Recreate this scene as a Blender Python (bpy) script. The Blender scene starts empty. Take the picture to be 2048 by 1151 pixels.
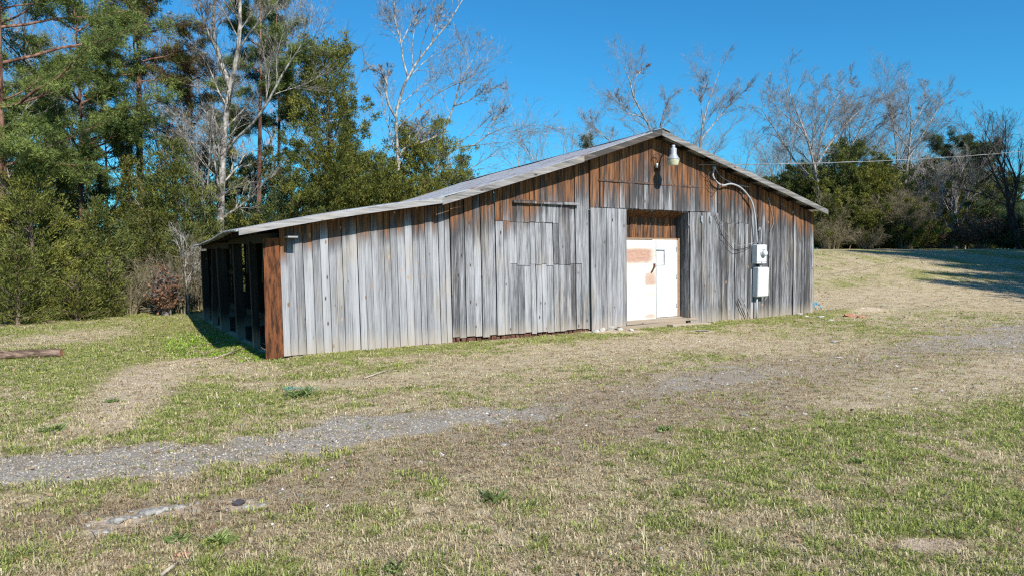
import bpy, math, random
import numpy as np
from mathutils import Vector, Matrix

# ------------------------------------------------------------------ camera, sky, sun
SC = bpy.context.scene
F_PX, EYE, W_PX, H_PX = 1365.0, 1.95, 2048.0, 1151.0
PITCH = math.atan(75.5 / F_PX)
cam_d = bpy.data.cameras.new("camera")
cam_d.sensor_width = 36.0
cam_d.lens = 36.0 * F_PX / W_PX
cam_d.clip_start, cam_d.clip_end = 0.05, 3000
cam = bpy.data.objects.new("camera", cam_d)
SC.collection.objects.link(cam)
cam.location = (0, 0, EYE)
cam.rotation_euler = (math.radians(90) - PITCH, 0, 0)
SC.camera = cam

YAW = math.radians(32.7)                       # the barn's front runs this way
SUN_EL = math.radians(39.5)
SUN_AZ = math.atan2(-math.cos(YAW - math.radians(1)), math.sin(YAW - math.radians(1)))   # direction towards the sun, in the ground plane
sd = Vector((math.cos(SUN_AZ) * math.cos(SUN_EL), math.sin(SUN_AZ) * math.cos(SUN_EL), math.sin(SUN_EL)))
world = bpy.data.worlds.new("World"); SC.world = world; world.use_nodes = True
wn = world.node_tree.nodes; wl = world.node_tree.links
sky = wn.new('ShaderNodeTexSky'); sky.sky_type = 'NISHITA'; sky.sun_disc = False
sky.sun_elevation = SUN_EL; sky.sun_rotation = math.pi / 2 - SUN_AZ
sky.altitude = 300; sky.air_density = 1.15; sky.dust_density = 0.0; sky.ozone_density = 2.2
air = wn.new('ShaderNodeMix'); air.data_type = 'RGBA'; air.blend_type = 'MULTIPLY'; air.inputs[0].default_value = 1.0
air.inputs[7].default_value = (0.25, 0.96, 1.38, 1)      # deep clear winter blue
wl.new(sky.outputs[0], air.inputs[6])
wl.new(air.outputs[2], wn['Background'].inputs['Color'])
wn['Background'].inputs['Strength'].default_value = 0.075
sun_d = bpy.data.lights.new("sun", 'SUN'); sun_d.energy = 5.0; sun_d.angle = math.radians(0.53)
sun_d.color = (1.0, 0.945, 0.85)
sun = bpy.data.objects.new("sun", sun_d); SC.collection.objects.link(sun)
sun.rotation_euler = sd.to_track_quat('Z', 'Y').to_euler(); sun.location = (10, -10, 30)
SC.view_settings.view_transform = 'Standard'; SC.view_settings.look = 'None'
SC.view_settings.exposure = 0.5; SC.view_settings.gamma = 1.0
SC.cycles.use_denoising = False; SC.cycles.filter_width = 1.25; SC.cycles.sample_clamp_indirect = 4.0
SC.cycles.max_bounces = 5; SC.cycles.diffuse_bounces = 2; SC.cycles.transparent_max_bounces = 4

R = random.Random(11)
rng = np.random.default_rng(7)

# ------------------------------------------------------------------ small helpers
def tag(o, label=None, cat=None, group=None, kind=None):
    if label: o["label"] = label
    if cat: o["category"] = cat
    if group: o["group"] = group
    if kind: o["kind"] = kind
    return o

def empty(name, loc, rz=0.0, label=None, cat=None, group=None):
    o = bpy.data.objects.new(name, None); SC.collection.objects.link(o)
    o.location = loc; o.rotation_euler = (0, 0, rz); o.empty_display_size = 0.2
    return tag(o, label, cat, group)

def ray(px, py):
    x = (px - W_PX / 2) / F_PX; u = -(py - H_PX / 2) / F_PX
    return (x, math.cos(PITCH) + u * math.sin(PITCH), -math.sin(PITCH) + u * math.cos(PITCH))

def at(px, py, depth):
    d = ray(px, py); k = depth / d[1]
    return Vector((d[0] * k, depth, EYE + d[2] * k))

def sst(a, b, x):
    t = np.clip((x - a) / (b - a), 0, 1); return t * t * (3 - 2 * t)

_H = np.random.default_rng(5).random((256, 256))
def vnoise(x, y):
    xi = np.floor(x).astype(int); yi = np.floor(y).astype(int)
    fx = x - xi; fy = y - yi; fx = fx * fx * (3 - 2 * fx); fy = fy * fy * (3 - 2 * fy)
    g = lambda a, b: _H[a & 255, b & 255]
    return (g(xi, yi) * (1 - fx) + g(xi + 1, yi) * fx) * (1 - fy) + (g(xi, yi + 1) * (1 - fx) + g(xi + 1, yi + 1) * fx) * fy
def fbm(x, y, o=4):
    s = 0; a = 0.5; n = 0
    for i in range(o):
        s = s + a * vnoise(x + 17.3 * i, y + 9.1 * i); n += a; a *= 0.5; x = x * 2.03; y = y * 2.03
    return s / n

BO = (-4.2, 12.486)                            # barn origin: foot of its front left corner
CD, SD = math.cos(YAW), math.sin(YAW)
def to_barn(x, y):
    dx = x - BO[0]; dy = y - BO[1]
    return dx * CD + dy * SD, -dx * SD + dy * CD
def from_barn(s, t, z=0.0):
    return Vector((BO[0] + s * CD - t * SD, BO[1] + s * SD + t * CD, z))

def terrain(x, y):
    x = np.asarray(x, float); y = np.asarray(y, float)
    h = 2.02 * sst(21, 47, y + 0.10 * (x - 12)) * sst(1, 9, x)
    h = h - 1.0 * sst(60, 160, y) * sst(1, 9, x)
    h = h + 0.05 * (fbm(x * 0.16, y * 0.16, 2) - 0.5) * sst(5, 14, np.hypot(x, y))
    s, t = to_barn(x, y)
    h = h + 0.16 * np.exp(-(((s - 17.6) / 1.5) ** 2 + ((t + 0.6) / 0.55) ** 2))      # spoil heap by the far corner
    h = h + 0.10 * np.exp(-(((s - 20.3) / 1.2) ** 2 + ((t + 1.7) / 0.5) ** 2))
    h = h - 0.09 * sst(0.5, -0.3, s) * sst(-3.0, -0.2, s) * sst(-0.8, 0.4, t) * sst(9, 6, t)   # worn hollow along the open side
    h = h + 0.035 * (fbm(x * 1.1, y * 1.1, 3) - 0.5) + 0.022 * (fbm(x * 5.1, y * 5.1, 2) - 0.5)
    return h
def tz(x, y): return float(terrain(x, y))
def gp(px, py, z=0.0):
    """the point of the terrain seen at a spot of the photograph"""
    d = ray(px, py); k = (z - EYE) / d[2]
    for _ in range(6):
        zz = tz(d[0] * k, d[1] * k); k = 0.5 * k + 0.5 * (zz - EYE) / d[2]
    return Vector((d[0] * k, d[1] * k, tz(d[0] * k, d[1] * k)))

class MB:
    """collects pieces of ONE mesh"""
    def __init__(s): s.v = []; s.f = []; s.n = 0; s.c = []
    def add(s, v, f, c=None):
        v = np.asarray(v, float).reshape(-1, 3); s.v.append(v)
        s.f += [tuple(int(i) + s.n for i in q) for q in f]; s.n += len(v)
        if c is not None: s.c.append(np.broadcast_to(np.asarray(c, float), (len(v), 3)))
    def box(s, a, b, c=None, rot=None, piv=None, bev=0.0):
        x0, y0, z0 = a; x1, y1, z1 = b
        if bev:
            e = bev; v = []
            for z, i in ((z0, e), (z0 + e, 0), (z1 - e, 0), (z1, e)):
                v += [(x0 + i, y0 + i + 0, z), (x1 - i, y0 + i, z), (x1 - i, y1 - i, z), (x0 + i, y1 - i, z)]
            f = [(3, 2, 1, 0), (12, 13, 14, 15)]
            for k in range(3):
                for j in range(4):
                    f.append((k * 4 + j, k * 4 + (j + 1) % 4, k * 4 + 4 + (j + 1) % 4, k * 4 + 4 + j))
        else:
            v = [(x0, y0, z0), (x1, y0, z0), (x1, y1, z0), (x0, y1, z0), (x0, y0, z1), (x1, y0, z1), (x1, y1, z1), (x0, y1, z1)]
            f = [(3, 2, 1, 0), (4, 5, 6, 7), (0, 1, 5, 4), (1, 2, 6, 5), (2, 3, 7, 6), (3, 0, 4, 7)]
        v = np.array(v, float)
        if rot is not None:
            p = np.array(piv if piv is not None else ((x0 + x1) / 2, (y0 + y1) / 2, (z0 + z1) / 2))
            v = (v - p) @ np.array(rot.to_3x3()).T + p
        s.add(v, f, c)
    def tube(s, pts, rad, n=6, c=None, cap=True):
        pts = np.asarray([tuple(p) for p in pts], float); m = len(pts)
        rad = np.broadcast_to(np.asarray(rad, float), (m,))
        d = np.gradient(pts, axis=0); d /= np.linalg.norm(d, axis=1)[:, None] + 1e-9
        u = np.cross(d[0], (0.0, 0.0, 1.0))
        if np.linalg.norm(u) < 0.1: u = np.cross(d[0], (1.0, 0.0, 0.0))
        u /= np.linalg.norm(u)
        an = np.arange(n) * 2 * math.pi / n; V = []
        for i in range(m):
            u = u - d[i] * (u @ d[i]); u /= np.linalg.norm(u) + 1e-9
            w = np.cross(d[i], u)
            V.append(pts[i] + rad[i] * (np.cos(an)[:, None] * u + np.sin(an)[:, None] * w))
        f = [(i * n + j, i * n + (j + 1) % n, (i + 1) * n + (j + 1) % n, (i + 1) * n + j) for i in range(m - 1) for j in range(n)]
        if cap: f += [tuple(range(n - 1, -1, -1)), tuple((m - 1) * n + j for j in range(n))]
        s.add(np.concatenate(V), f, c)
    def lathe(s, prof, n=24, org=(0, 0, 0), c=None):
        V = []; an = np.arange(n) * 2 * math.pi / n
        for r, z in prof: V.append(np.stack([org[0] + r * np.cos(an), org[1] + r * np.sin(an), np.full(n, org[2] + z)], 1))
        m = len(prof)
        f = [(i * n + j, i * n + (j + 1) % n, (i + 1) * n + (j + 1) % n, (i + 1) * n + j) for i in range(m - 1) for j in range(n)]
        f += [tuple(range(n - 1, -1, -1)), tuple((m - 1) * n + j for j in range(n))]
        s.add(np.concatenate(V), f, c)
    def build(s, name, mat, parent=None, smooth=False, attr="wear"):
        me = bpy.data.meshes.new(name)
        V = np.concatenate(s.v) if s.v else np.zeros((0, 3))
        me.from_pydata(V.tolist(), [], s.f)
        if s.c:
            a = me.color_attributes.new(attr, 'FLOAT_COLOR', 'POINT')
            C = np.ones((len(V), 4)); C[:, :3] = np.concatenate(s.c); a.data.foreach_set('color', C.ravel())
        me.materials.append(mat)
        if smooth: me.polygons.foreach_set('use_smooth', [True] * len(me.polygons))
        o = bpy.data.objects.new(name, me); SC.collection.objects.link(o)
        if parent is not None: o.parent = parent
        return o

def raw_mesh(name, V, Fc, nper, mat, parent=None, fcol=None, vcol=None):
    """fast mesh from arrays: faces all with nper corners"""
    me = bpy.data.meshes.new(name)
    me.vertices.add(len(V)); me.vertices.foreach_set('co', np.ascontiguousarray(V, np.float32).ravel())
    nf = len(Fc); me.loops.add(nf * nper); me.loops.foreach_set('vertex_index', np.ascontiguousarray(Fc, np.int32).ravel())
    me.polygons.add(nf); me.polygons.foreach_set('loop_start', np.arange(0, nf * nper, nper, dtype=np.int32))
    if fcol is not None:
        a = me.attributes.new('tint', 'FLOAT_COLOR', 'FACE'); C = np.ones((nf, 4), np.float32); C[:, :3] = fcol
        a.data.foreach_set('color', C.ravel())
    if vcol is not None:
        a = me.attributes.new('mask', 'FLOAT_COLOR', 'POINT'); C = np.ones((len(V), 4), np.float32); C[:, :vcol.shape[1]] = vcol
        a.data.foreach_set('color', C.ravel())
    me.update(calc_edges=True)
    me.materials.append(mat)
    o = bpy.data.objects.new(name, me); SC.collection.objects.link(o)
    if parent is not None: o.parent = parent
    return o

# ------------------------------------------------------------------ materials
class NT:
    def __init__(s, name, rough=0.9, spec=0.3):
        s.m = bpy.data.materials.new(name); s.m.use_nodes = True
        s.t = s.m.node_tree; s.b = s.t.nodes['Principled BSDF']
        s.b.inputs['Roughness'].default_value = rough; s.b.inputs['Specular IOR Level'].default_value = spec
    def n(s, k, **kw):
        o = s.t.nodes.new(k)
        for a, v in kw.items(): setattr(o, a, v)
        return o
    def l(s, a, b): s.t.links.new(a, b)
    def val(s, x, sock):
        if isinstance(x, (int, float)): sock.default_value = x
        elif isinstance(x, tuple): sock.default_value = x if len(x) == 4 or len(sock.default_value) == 3 else (*x, 1)
        else: s.l(x, sock)
    def coord(s, sc=(1, 1, 1), kind='Object', loc=(0, 0, 0)):
        c = s.n('ShaderNodeTexCoord'); m = s.n('ShaderNodeMapping'); s.l(c.outputs[kind], m.inputs[0])
        m.inputs['Scale'].default_value = sc; m.inputs['Location'].default_value = loc; return m.outputs[0]
    def noise(s, vec, scale=5, det=4, rough=0.55, out='Fac'):
        o = s.n('ShaderNodeTexNoise'); s.l(vec, o.inputs['Vector'])
        o.inputs['Scale'].default_value = scale; o.inputs['Detail'].default_value = det; o.inputs['Roughness'].default_value = rough
        return o.outputs[out]
    def math(s, op, a, b=0.0, c=None, clamp=False):
        o = s.n('ShaderNodeMath', operation=op); o.use_clamp = clamp
        s.val(a, o.inputs[0]); s.val(b, o.inputs[1])
        if c is not None: s.val(c, o.inputs[2])
        return o.outputs[0]
    def ramp(s, x, lo, hi):
        o = s.n('ShaderNodeMapRange'); o.interpolation_type = 'SMOOTHSTEP'; s.val(x, o.inputs[0])
        o.inputs[1].default_value = lo; o.inputs[2].default_value = hi; return o.outputs[0]
    def mix(s, f, a, b, mode='MIX'):
        o = s.n('ShaderNodeMix', data_type='RGBA', blend_type=mode); s.val(f, o.inputs[0]); s.val(a, o.inputs[6]); s.val(b, o.inputs[7])
        return o.outputs[2]
    def attr(s, name):
        a = s.n('ShaderNodeAttribute', attribute_name=name); return a
    def col(s, x): s.val(x, s.b.inputs['Base Color'])
    def bump(s, h, st=0.5, dist=0.01):
        o = s.n('ShaderNodeBump'); o.inputs['Strength'].default_value = st; o.inputs['Distance'].default_value = dist
        s.l(h, o.inputs['Height']); s.l(o.outputs[0], s.b.inputs['Normal'])

def board_material(name, light=(0.385, 0.39, 0.415), dark=(0.055, 0.054, 0.058), brown=(0.245, 0.112, 0.052), bdark=(0.022, 0.013, 0.010), flip=False):
    T = NT(name, 0.88, 0.2)
    v1 = T.coord((38, 38, 1.0) if not flip else (1.1, 26, 26)); v2 = T.coord((95, 95, 2.6) if not flip else (2.2, 70, 70), loc=(3, 1, 7))
    v3 = T.coord((2.2, 2.2, 0.7), loc=(9, 2, 0)); v4 = T.coord((11, 11, 0.8) if not flip else (0.9, 7, 7), loc=(1, 5, 2))
    g1 = T.noise(v1, 1, 5, 0.65); g2 = T.noise(v2, 1, 4, 0.7); g3 = T.noise(v3, 1, 3, 0.55); g4 = T.noise(v4, 1, 4, 0.6)
    w = T.attr('wear'); sp = T.n('ShaderNodeSeparateColor'); T.l(w.outputs['Color'], sp.inputs[0])
    tone, br, con = sp.outputs[0], sp.outputs[1], sp.outputs[2]
    a = T.math('ADD', T.math('MULTIPLY', g1, 0.5), T.math('MULTIPLY', g4, 0.5))
    a = T.math('ADD', a, T.math('MULTIPLY', T.math('SUBTRACT', g2, 0.5), 0.62))
    a = T.math('ADD', a, T.math('MULTIPLY', T.math('SUBTRACT', tone, 0.5), 0.42))
    a = T.math('SUBTRACT', a, T.math('MULTIPLY', con, 0.10))
    a = T.math('ADD', 0.5, T.math('MULTIPLY', T.math('SUBTRACT', a, 0.5), T.math('ADD', 0.48, T.math('MULTIPLY', con, 0.62))))
    a = T.math('SUBTRACT', a, T.math('MULTIPLY', T.math('MULTIPLY', br, T.math('SUBTRACT', 1.0, br)), 0.38))
    fac = T.ramp(a, 0.32, 0.66)
    grey = T.mix(fac, dark, light)
    warm = T.mix(T.ramp(g3, 0.5, 0.72), (1, 1, 1), (1.05, 0.96, 0.84))
    grey = T.mix(1.0, grey, warm, 'MULTIPLY')
    bcol = T.mix(T.ramp(T.math('ADD', T.math('MULTIPLY', g1, 0.55), T.math('MULTIPLY', g4, 0.45)), 0.40, 0.60), bdark, brown)
    bcol = T.mix(T.ramp(g2, 0.60, 0.78), bcol, (0.46, 0.27, 0.13))
    bm = T.math('ADD', br, T.math('MULTIPLY', T.math('SUBTRACT', g4, 0.5), T.math('MULTIPLY', br, 2.2)))
    bm = T.math('ADD', bm, T.math('MULTIPLY', T.math('SUBTRACT', g1, 0.5), T.math('MULTIPLY', br, 1.4)))
    c = T.mix(T.ramp(bm, 0.15, 0.85), grey, bcol)
    oc = T.n('ShaderNodeTexCoord'); oz = T.n('ShaderNodeSeparateXYZ'); T.l(oc.outputs['Object'], oz.inputs[0])
    foot = T.ramp(T.math('ADD', oz.outputs[2], T.math('MULTIPLY', g1, 0.35)), 0.62, 0.14)
    c = T.mix(T.math('MULTIPLY', foot, 0.55), c, (0.40, 0.33, 0.25))      # rain-splash stain along the foot
    # knots
    vk = T.coord((6.5, 6.5, 2.6) if not flip else (2.3, 5.2, 5.2), loc=(0.4, 0.7, 0.3)); vo = T.n('ShaderNodeTexVoronoi'); T.l(vk, vo.inputs['Vector']); vo.inputs['Scale'].default_value = 1.0
    vc = T.n('ShaderNodeSeparateColor'); T.l(vo.outputs['Color'], vc.inputs[0])
    kn = T.math('MULTIPLY', T.ramp(vo.outputs['Distance'], 0.15, 0.07), T.math('GREATER_THAN', vc.outputs[0], 0.42))
    kcol = T.mix(T.ramp(vc.outputs[1], 0.55, 0.75), (0.06, 0.045, 0.04), (0.42, 0.27, 0.15))
    c = T.mix(kn, c, kcol)
    # rows of nail stains
    T.col(c)
    T.bump(T.math('ADD', g1, T.math('MULTIPLY', g2, 0.6)), 0.55, 0.006)
    return T.m
M = {}
M['board'] = board_material('weathered_board')
M['trim'] = board_material('fascia_board', light=(0.36, 0.35, 0.35), dark=(0.06, 0.055, 0.052), flip=True)
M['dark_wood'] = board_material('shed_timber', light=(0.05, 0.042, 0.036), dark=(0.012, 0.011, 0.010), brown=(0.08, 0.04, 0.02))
M['sill'] = board_material('sill_timber', light=(0.44, 0.37, 0.30), dark=(0.13, 0.10, 0.08), flip=True)

T = NT('rust_brown_plank', 0.85, 0.2); a = T.noise(T.coord((42, 42, 1.6)), 1, 5, 0.7); b = T.noise(T.coord((16, 16, 2.6), loc=(4, 4, 4)), 1, 5, 0.75)
c = T.mix(T.ramp(b, 0.38, 0.60), (0.035, 0.016, 0.009), (0.185, 0.068, 0.028)); c = T.mix(T.ramp(a, 0.46, 0.72), c, (0.085, 0.034, 0.017), 'MIX')
T.col(c); T.bump(b, 0.9, 0.012); M['plank'] = T.m

T = NT('roof_metal', 0.38, 0.5); T.b.inputs['Metallic'].default_value = 0.35
n1 = T.noise(T.coord((1.3, 4, 1)), 1, 5, 0.7); n2 = T.noise(T.coord((14, 14, 14)), 1, 4, 0.7)
c = T.mix(T.ramp(n1, 0.52, 0.68), (0.46, 0.46, 0.47), (0.26, 0.13, 0.09)); c = T.mix(T.ramp(n2, 0.45, 0.75), c, (0.22, 0.20, 0.20))
T.col(c); T.bump(n2, 0.3, 0.01); M['roof'] = T.m

T = NT('rusty_white_door', 0.5, 0.4)
tc = T.n('ShaderNodeTexCoord'); sp = T.n('ShaderNodeSeparateXYZ'); T.l(tc.outputs['Object'], sp.inputs[0])
def blob(T, sp, cx, cz, rx, rz, nz, amp=0.5):
    dx = T.math('ABSOLUTE', T.math('DIVIDE', T.math('SUBTRACT', sp.outputs[0], cx), rx)); dz = T.math('ABSOLUTE', T.math('DIVIDE', T.math('SUBTRACT', sp.outputs[2], cz), rz))
    d = T.math('POWER', T.math('ADD', T.math('POWER', dx, 4.0), T.math('POWER', dz, 4.0)), 0.25)
    d = T.math('ADD', d, T.math('MULTIPLY', T.math('SUBTRACT', nz, 0.5), amp)); return T.ramp(d, 1.22, 0.62)
nz = T.noise(T.coord((2.5, 1, 9)), 1, 5, 0.7); nf = T.noise(T.coord((8, 1, 26)), 1, 4, 0.7)
b1 = blob(T, sp, 8.93, 1.80, 0.58, 0.20, nz, 0.45); b2 = blob(T, sp, 9.36, 1.20, 0.20, 0.19, nz, 1.3); b3 = blob(T, sp, 9.38, 0.24, 0.2, 0.06, nz, 1.2); b4 = blob(T, sp, 9.3, 0.86, 0.22, 0.10, nz, 2.2)
rust = T.mix(T.ramp(nf, 0.35, 0.65), (0.30, 0.105, 0.060), (0.45, 0.22, 0.14))
rf = T.math('MAXIMUM', T.math('MAXIMUM', b1, T.math('MULTIPLY', b2, 0.8)), T.math('MAXIMUM', T.math('MULTIPLY', b3, 0.6), T.math('MULTIPLY', b4, 0.25)))
base = T.mix(T.ramp(T.noise(T.coord((1.2, 1, 5)), 1, 4, 0.6), 0.35, 0.7), (0.66, 0.665, 0.61), (0.56, 0.55, 0.48))
T.col(T.mix(T.math('MULTIPLY', rf, 0.78), base, rust)); M['rusty_door'] = T.m

def plain(name, col, rough=0.6, spec=0.3, metal=0.0, var=0.12, sc=6.0):
    T = NT(name, rough, spec); T.b.inputs['Metallic'].default_value = metal
    n = T.noise(T.coord((sc, sc, sc)), 1, 4, 0.65)
    d = tuple(max(0, x * (1 - 2.2 * var)) for x in col); u = tuple(min(1, x * (1 + var)) for x in col)
    T.col(T.mix(T.ramp(n, 0.32, 0.68), d, u)); return T.m
M['white_paint'] = plain('white_door_paint', (0.67, 0.67, 0.64), 0.45, 0.4, var=0.04)
M['enamel'] = plain('white_box_enamel', (0.60, 0.62, 0.65), 0.4, 0.4, var=0.05)
M['galv'] = plain('galvanised_steel', (0.42, 0.44, 0.47), 0.42, 0.5, 0.35, 0.12)
M['conduit'] = plain('grey_conduit', (0.36, 0.37, 0.40), 0.5, 0.4, 0.0, 0.08)
M['black_cable'] = plain('black_cable_jacket', (0.02, 0.02, 0.022), 0.55)
M['grey_cable'] = plain('grey_cable_jacket', (0.28, 0.28, 0.29), 0.6)
M['lamp_glass'] = plain('lamp_refractor', (0.55, 0.53, 0.38), 0.3, 0.6, var=0.12)
M['lamp_cap'] = plain('lamp_housing', (0.36, 0.385, 0.42), 0.45, 0.5, 0.2, 0.12)
M['rust_iron'] = plain('rusty_iron', (0.10, 0.045, 0.025), 0.8, 0.2)
M['orange_wood'] = plain('fresh_jamb_wood', (0.30, 0.19, 0.12), 0.8, 0.2, sc=20)
M['glass'] = plain('window_pane', (0.80, 0.82, 0.82), 0.12, 0.6, var=0.02)
M['pipe'] = plain('blue_grey_pipe', (0.17, 0.23, 0.30), 0.5, 0.4)
M['blue'] = plain('blue_plastic', (0.06, 0.28, 0.42), 0.4, 0.4)
M['teal'] = plain('faded_green_twine', (0.16, 0.33, 0.26), 0.7)
M['clay'] = plain('red_clay_block', (0.13, 0.065, 0.045), 0.95, 0.1, var=0.25, sc=12)
M['pale_rock'] = plain('pale_rock', (0.30, 0.285, 0.26), 0.85, 0.2, var=0.26, sc=22)
M['white_block'] = plain('white_block', (0.45, 0.43, 0.39), 0.85, 0.2, var=0.12, sc=12)
M['dark_rock'] = plain('dark_rock', (0.075, 0.07, 0.08), 0.8, 0.2, var=0.2, sc=14)
M['clod'] = plain('terracotta_shard', (0.42, 0.20, 0.13), 0.9, 0.1, var=0.15, sc=12)
M['stick'] = plain('dry_stick', (0.36, 0.30, 0.25), 0.9, 0.1, var=0.25, sc=15)
T = NT('log_bark', 0.9, 0.2); g = T.noise(T.coord((1.2, 18, 18)), 1, 5, 0.7)
T.col(T.mix(T.ramp(g, 0.38, 0.62), (0.07, 0.045, 0.033), (0.27, 0.19, 0.145))); T.bump(g, 0.8, 0.01); M['log'] = T.m

def bark(name, a, b, sc=(6, 6, 1.5), lo=0.4, hi=0.6):
    T = NT(name, 0.9, 0.15); n = T.noise(T.coord(sc), 1, 5, 0.7); T.col(T.mix(T.ramp(n, lo, hi), a, b)); T.bump(n, 0.6, 0.02); return T.m
M['bark_pine'] = bark('pine_bark', (0.07, 0.035, 0.025), (0.27, 0.15, 0.11))
M['bark_cedar'] = bark('cedar_bark', (0.07, 0.05, 0.04), (0.20, 0.15, 0.12))
M['bark_pale'] = bark('pale_sycamore_bark', (0.11, 0.10, 0.09), (0.46, 0.43, 0.395), (6, 6, 3), 0.40, 0.64)
M['bark_grey'] = bark('grey_bark', (0.16, 0.135, 0.125), (0.42, 0.38, 0.36), (5, 5, 2))
M['bark_dark'] = bark('dark_bark', (0.03, 0.025, 0.025), (0.10, 0.085, 0.08))
M['twig_tan'] = bark('tan_twig', (0.13, 0.11, 0.07), (0.30, 0.26, 0.17), (3, 3, 3))
M['twig_red'] = bark('reddish_twig', (0.13, 0.123, 0.118), (0.32, 0.305, 0.295), (3, 3, 3))

def foliage(name, sc=1.0, rough=0.65, trans=0.12):
    T = NT(name, rough, 0.25); a = T.attr('tint')
    oi = T.n('ShaderNodeObjectInfo')
    v = T.math('ADD', 0.85, T.math('MULTIPLY', oi.outputs['Random'], 0.3))
    h = T.n('ShaderNodeHueSaturation'); T.l(a.outputs['Color'], h.inputs['Color']); T.l(v, h.inputs['Value'])
    T.col(h.outputs[0])
    tr = T.n('ShaderNodeBsdfTranslucent'); T.l(h.outputs[0], tr.inputs['Color'])
    ms = T.n('ShaderNodeMixShader'); ms.inputs[0].default_value = trans
    T.l(T.b.outputs[0], ms.inputs[1]); T.l(tr.outputs[0], ms.inputs[2]); T.l(ms.outputs[0], T.t.nodes['Material Output'].inputs[0])
    return T.m
M['leaf'] = foliage('evergreen_foliage'); M['dead_leaf'] = foliage('dead_leaves', trans=0.3); M['blade'] = foliage('grass_blade', trans=0.45)

# ------------------------------------------------------------------ ground
def poly_dist(x, y, pts):
    """distance to a polyline and position along it (0..1)"""
    best = np.full(x.shape, 1e9); par = np.zeros(x.shape); wid = np.zeros(x.shape); stg = np.zeros(x.shape)
    for i in range(len(pts) - 1):
        (ax, ay, aw, as_), (bx, by, bw, bs) = pts[i], pts[i + 1]
        dx, dy = bx - ax, by - ay; L = dx * dx + dy * dy
        u = np.clip(((x - ax) * dx + (y - ay) * dy) / L, 0, 1)
        d = np.hypot(x - ax - u * dx, y - ay - u * dy)
        m = d < best; best = np.where(m, d, best); wid = np.where(m, aw + (bw - aw) * u, wid); stg = np.where(m, as_ + (bs - as_) * u, stg)
    return best, wid, stg
def G0(px, py):
    d = ray(px, py); k = -EYE / d[2]; return d[0] * k, d[1] * k
def path(lst):      # (px, py_centre, half width in metres, strength)
    return [(*G0(a, b), w, s) for a, b, w, s in lst]
DRIVE = path([(-900, 1090, .62, 1.0), (0, 938, .52, 1.0), (300, 912, .50, 1.0), (560, 885, .52, 1.0), (780, 848, .50, .9), (930, 835, .46, .8), (1040, 828, .36, .7), (1150, 810, .30, .35)])
TRACK = path([(1040, 828, .5, .1), (1200, 800, .5, .12), (1330, 775, .7, .6), (1480, 747, .8, .72), (1620, 738, .8, .30), (1800, 700, .9, .45), (1960, 690, 1.3, .8), (2100, 660, 1.6, .8), (2500, 610, 2.2, .7)])
BROWNP = path([(300, 985, .35, .5), (620, 960, .45, .7), (900, 900, .8, .8), (1120, 850, 1.2, .95), (1400, 790, 1.5, .9), (1700, 730, 1.4, .7), (2100, 670, 1.8, .6)])
def ell(x, y, px, py, rx, ry, rot=0.0):
    cx, cy = G0(px, py); dx, dy = x - cx, y - cy; c, s = math.cos(rot), math.sin(rot)
    return np.sqrt(((dx * c + dy * s) / rx) ** 2 + ((-dx * s + dy * c) / ry) ** 2)
def seg_patch(x, y, pts, k=0.7):
    d, w, s = poly_dist(x, y, path(pts)); return sst(1.0 + k, 1.0 - k, d / np.maximum(w, 1e-3)) * s
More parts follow.
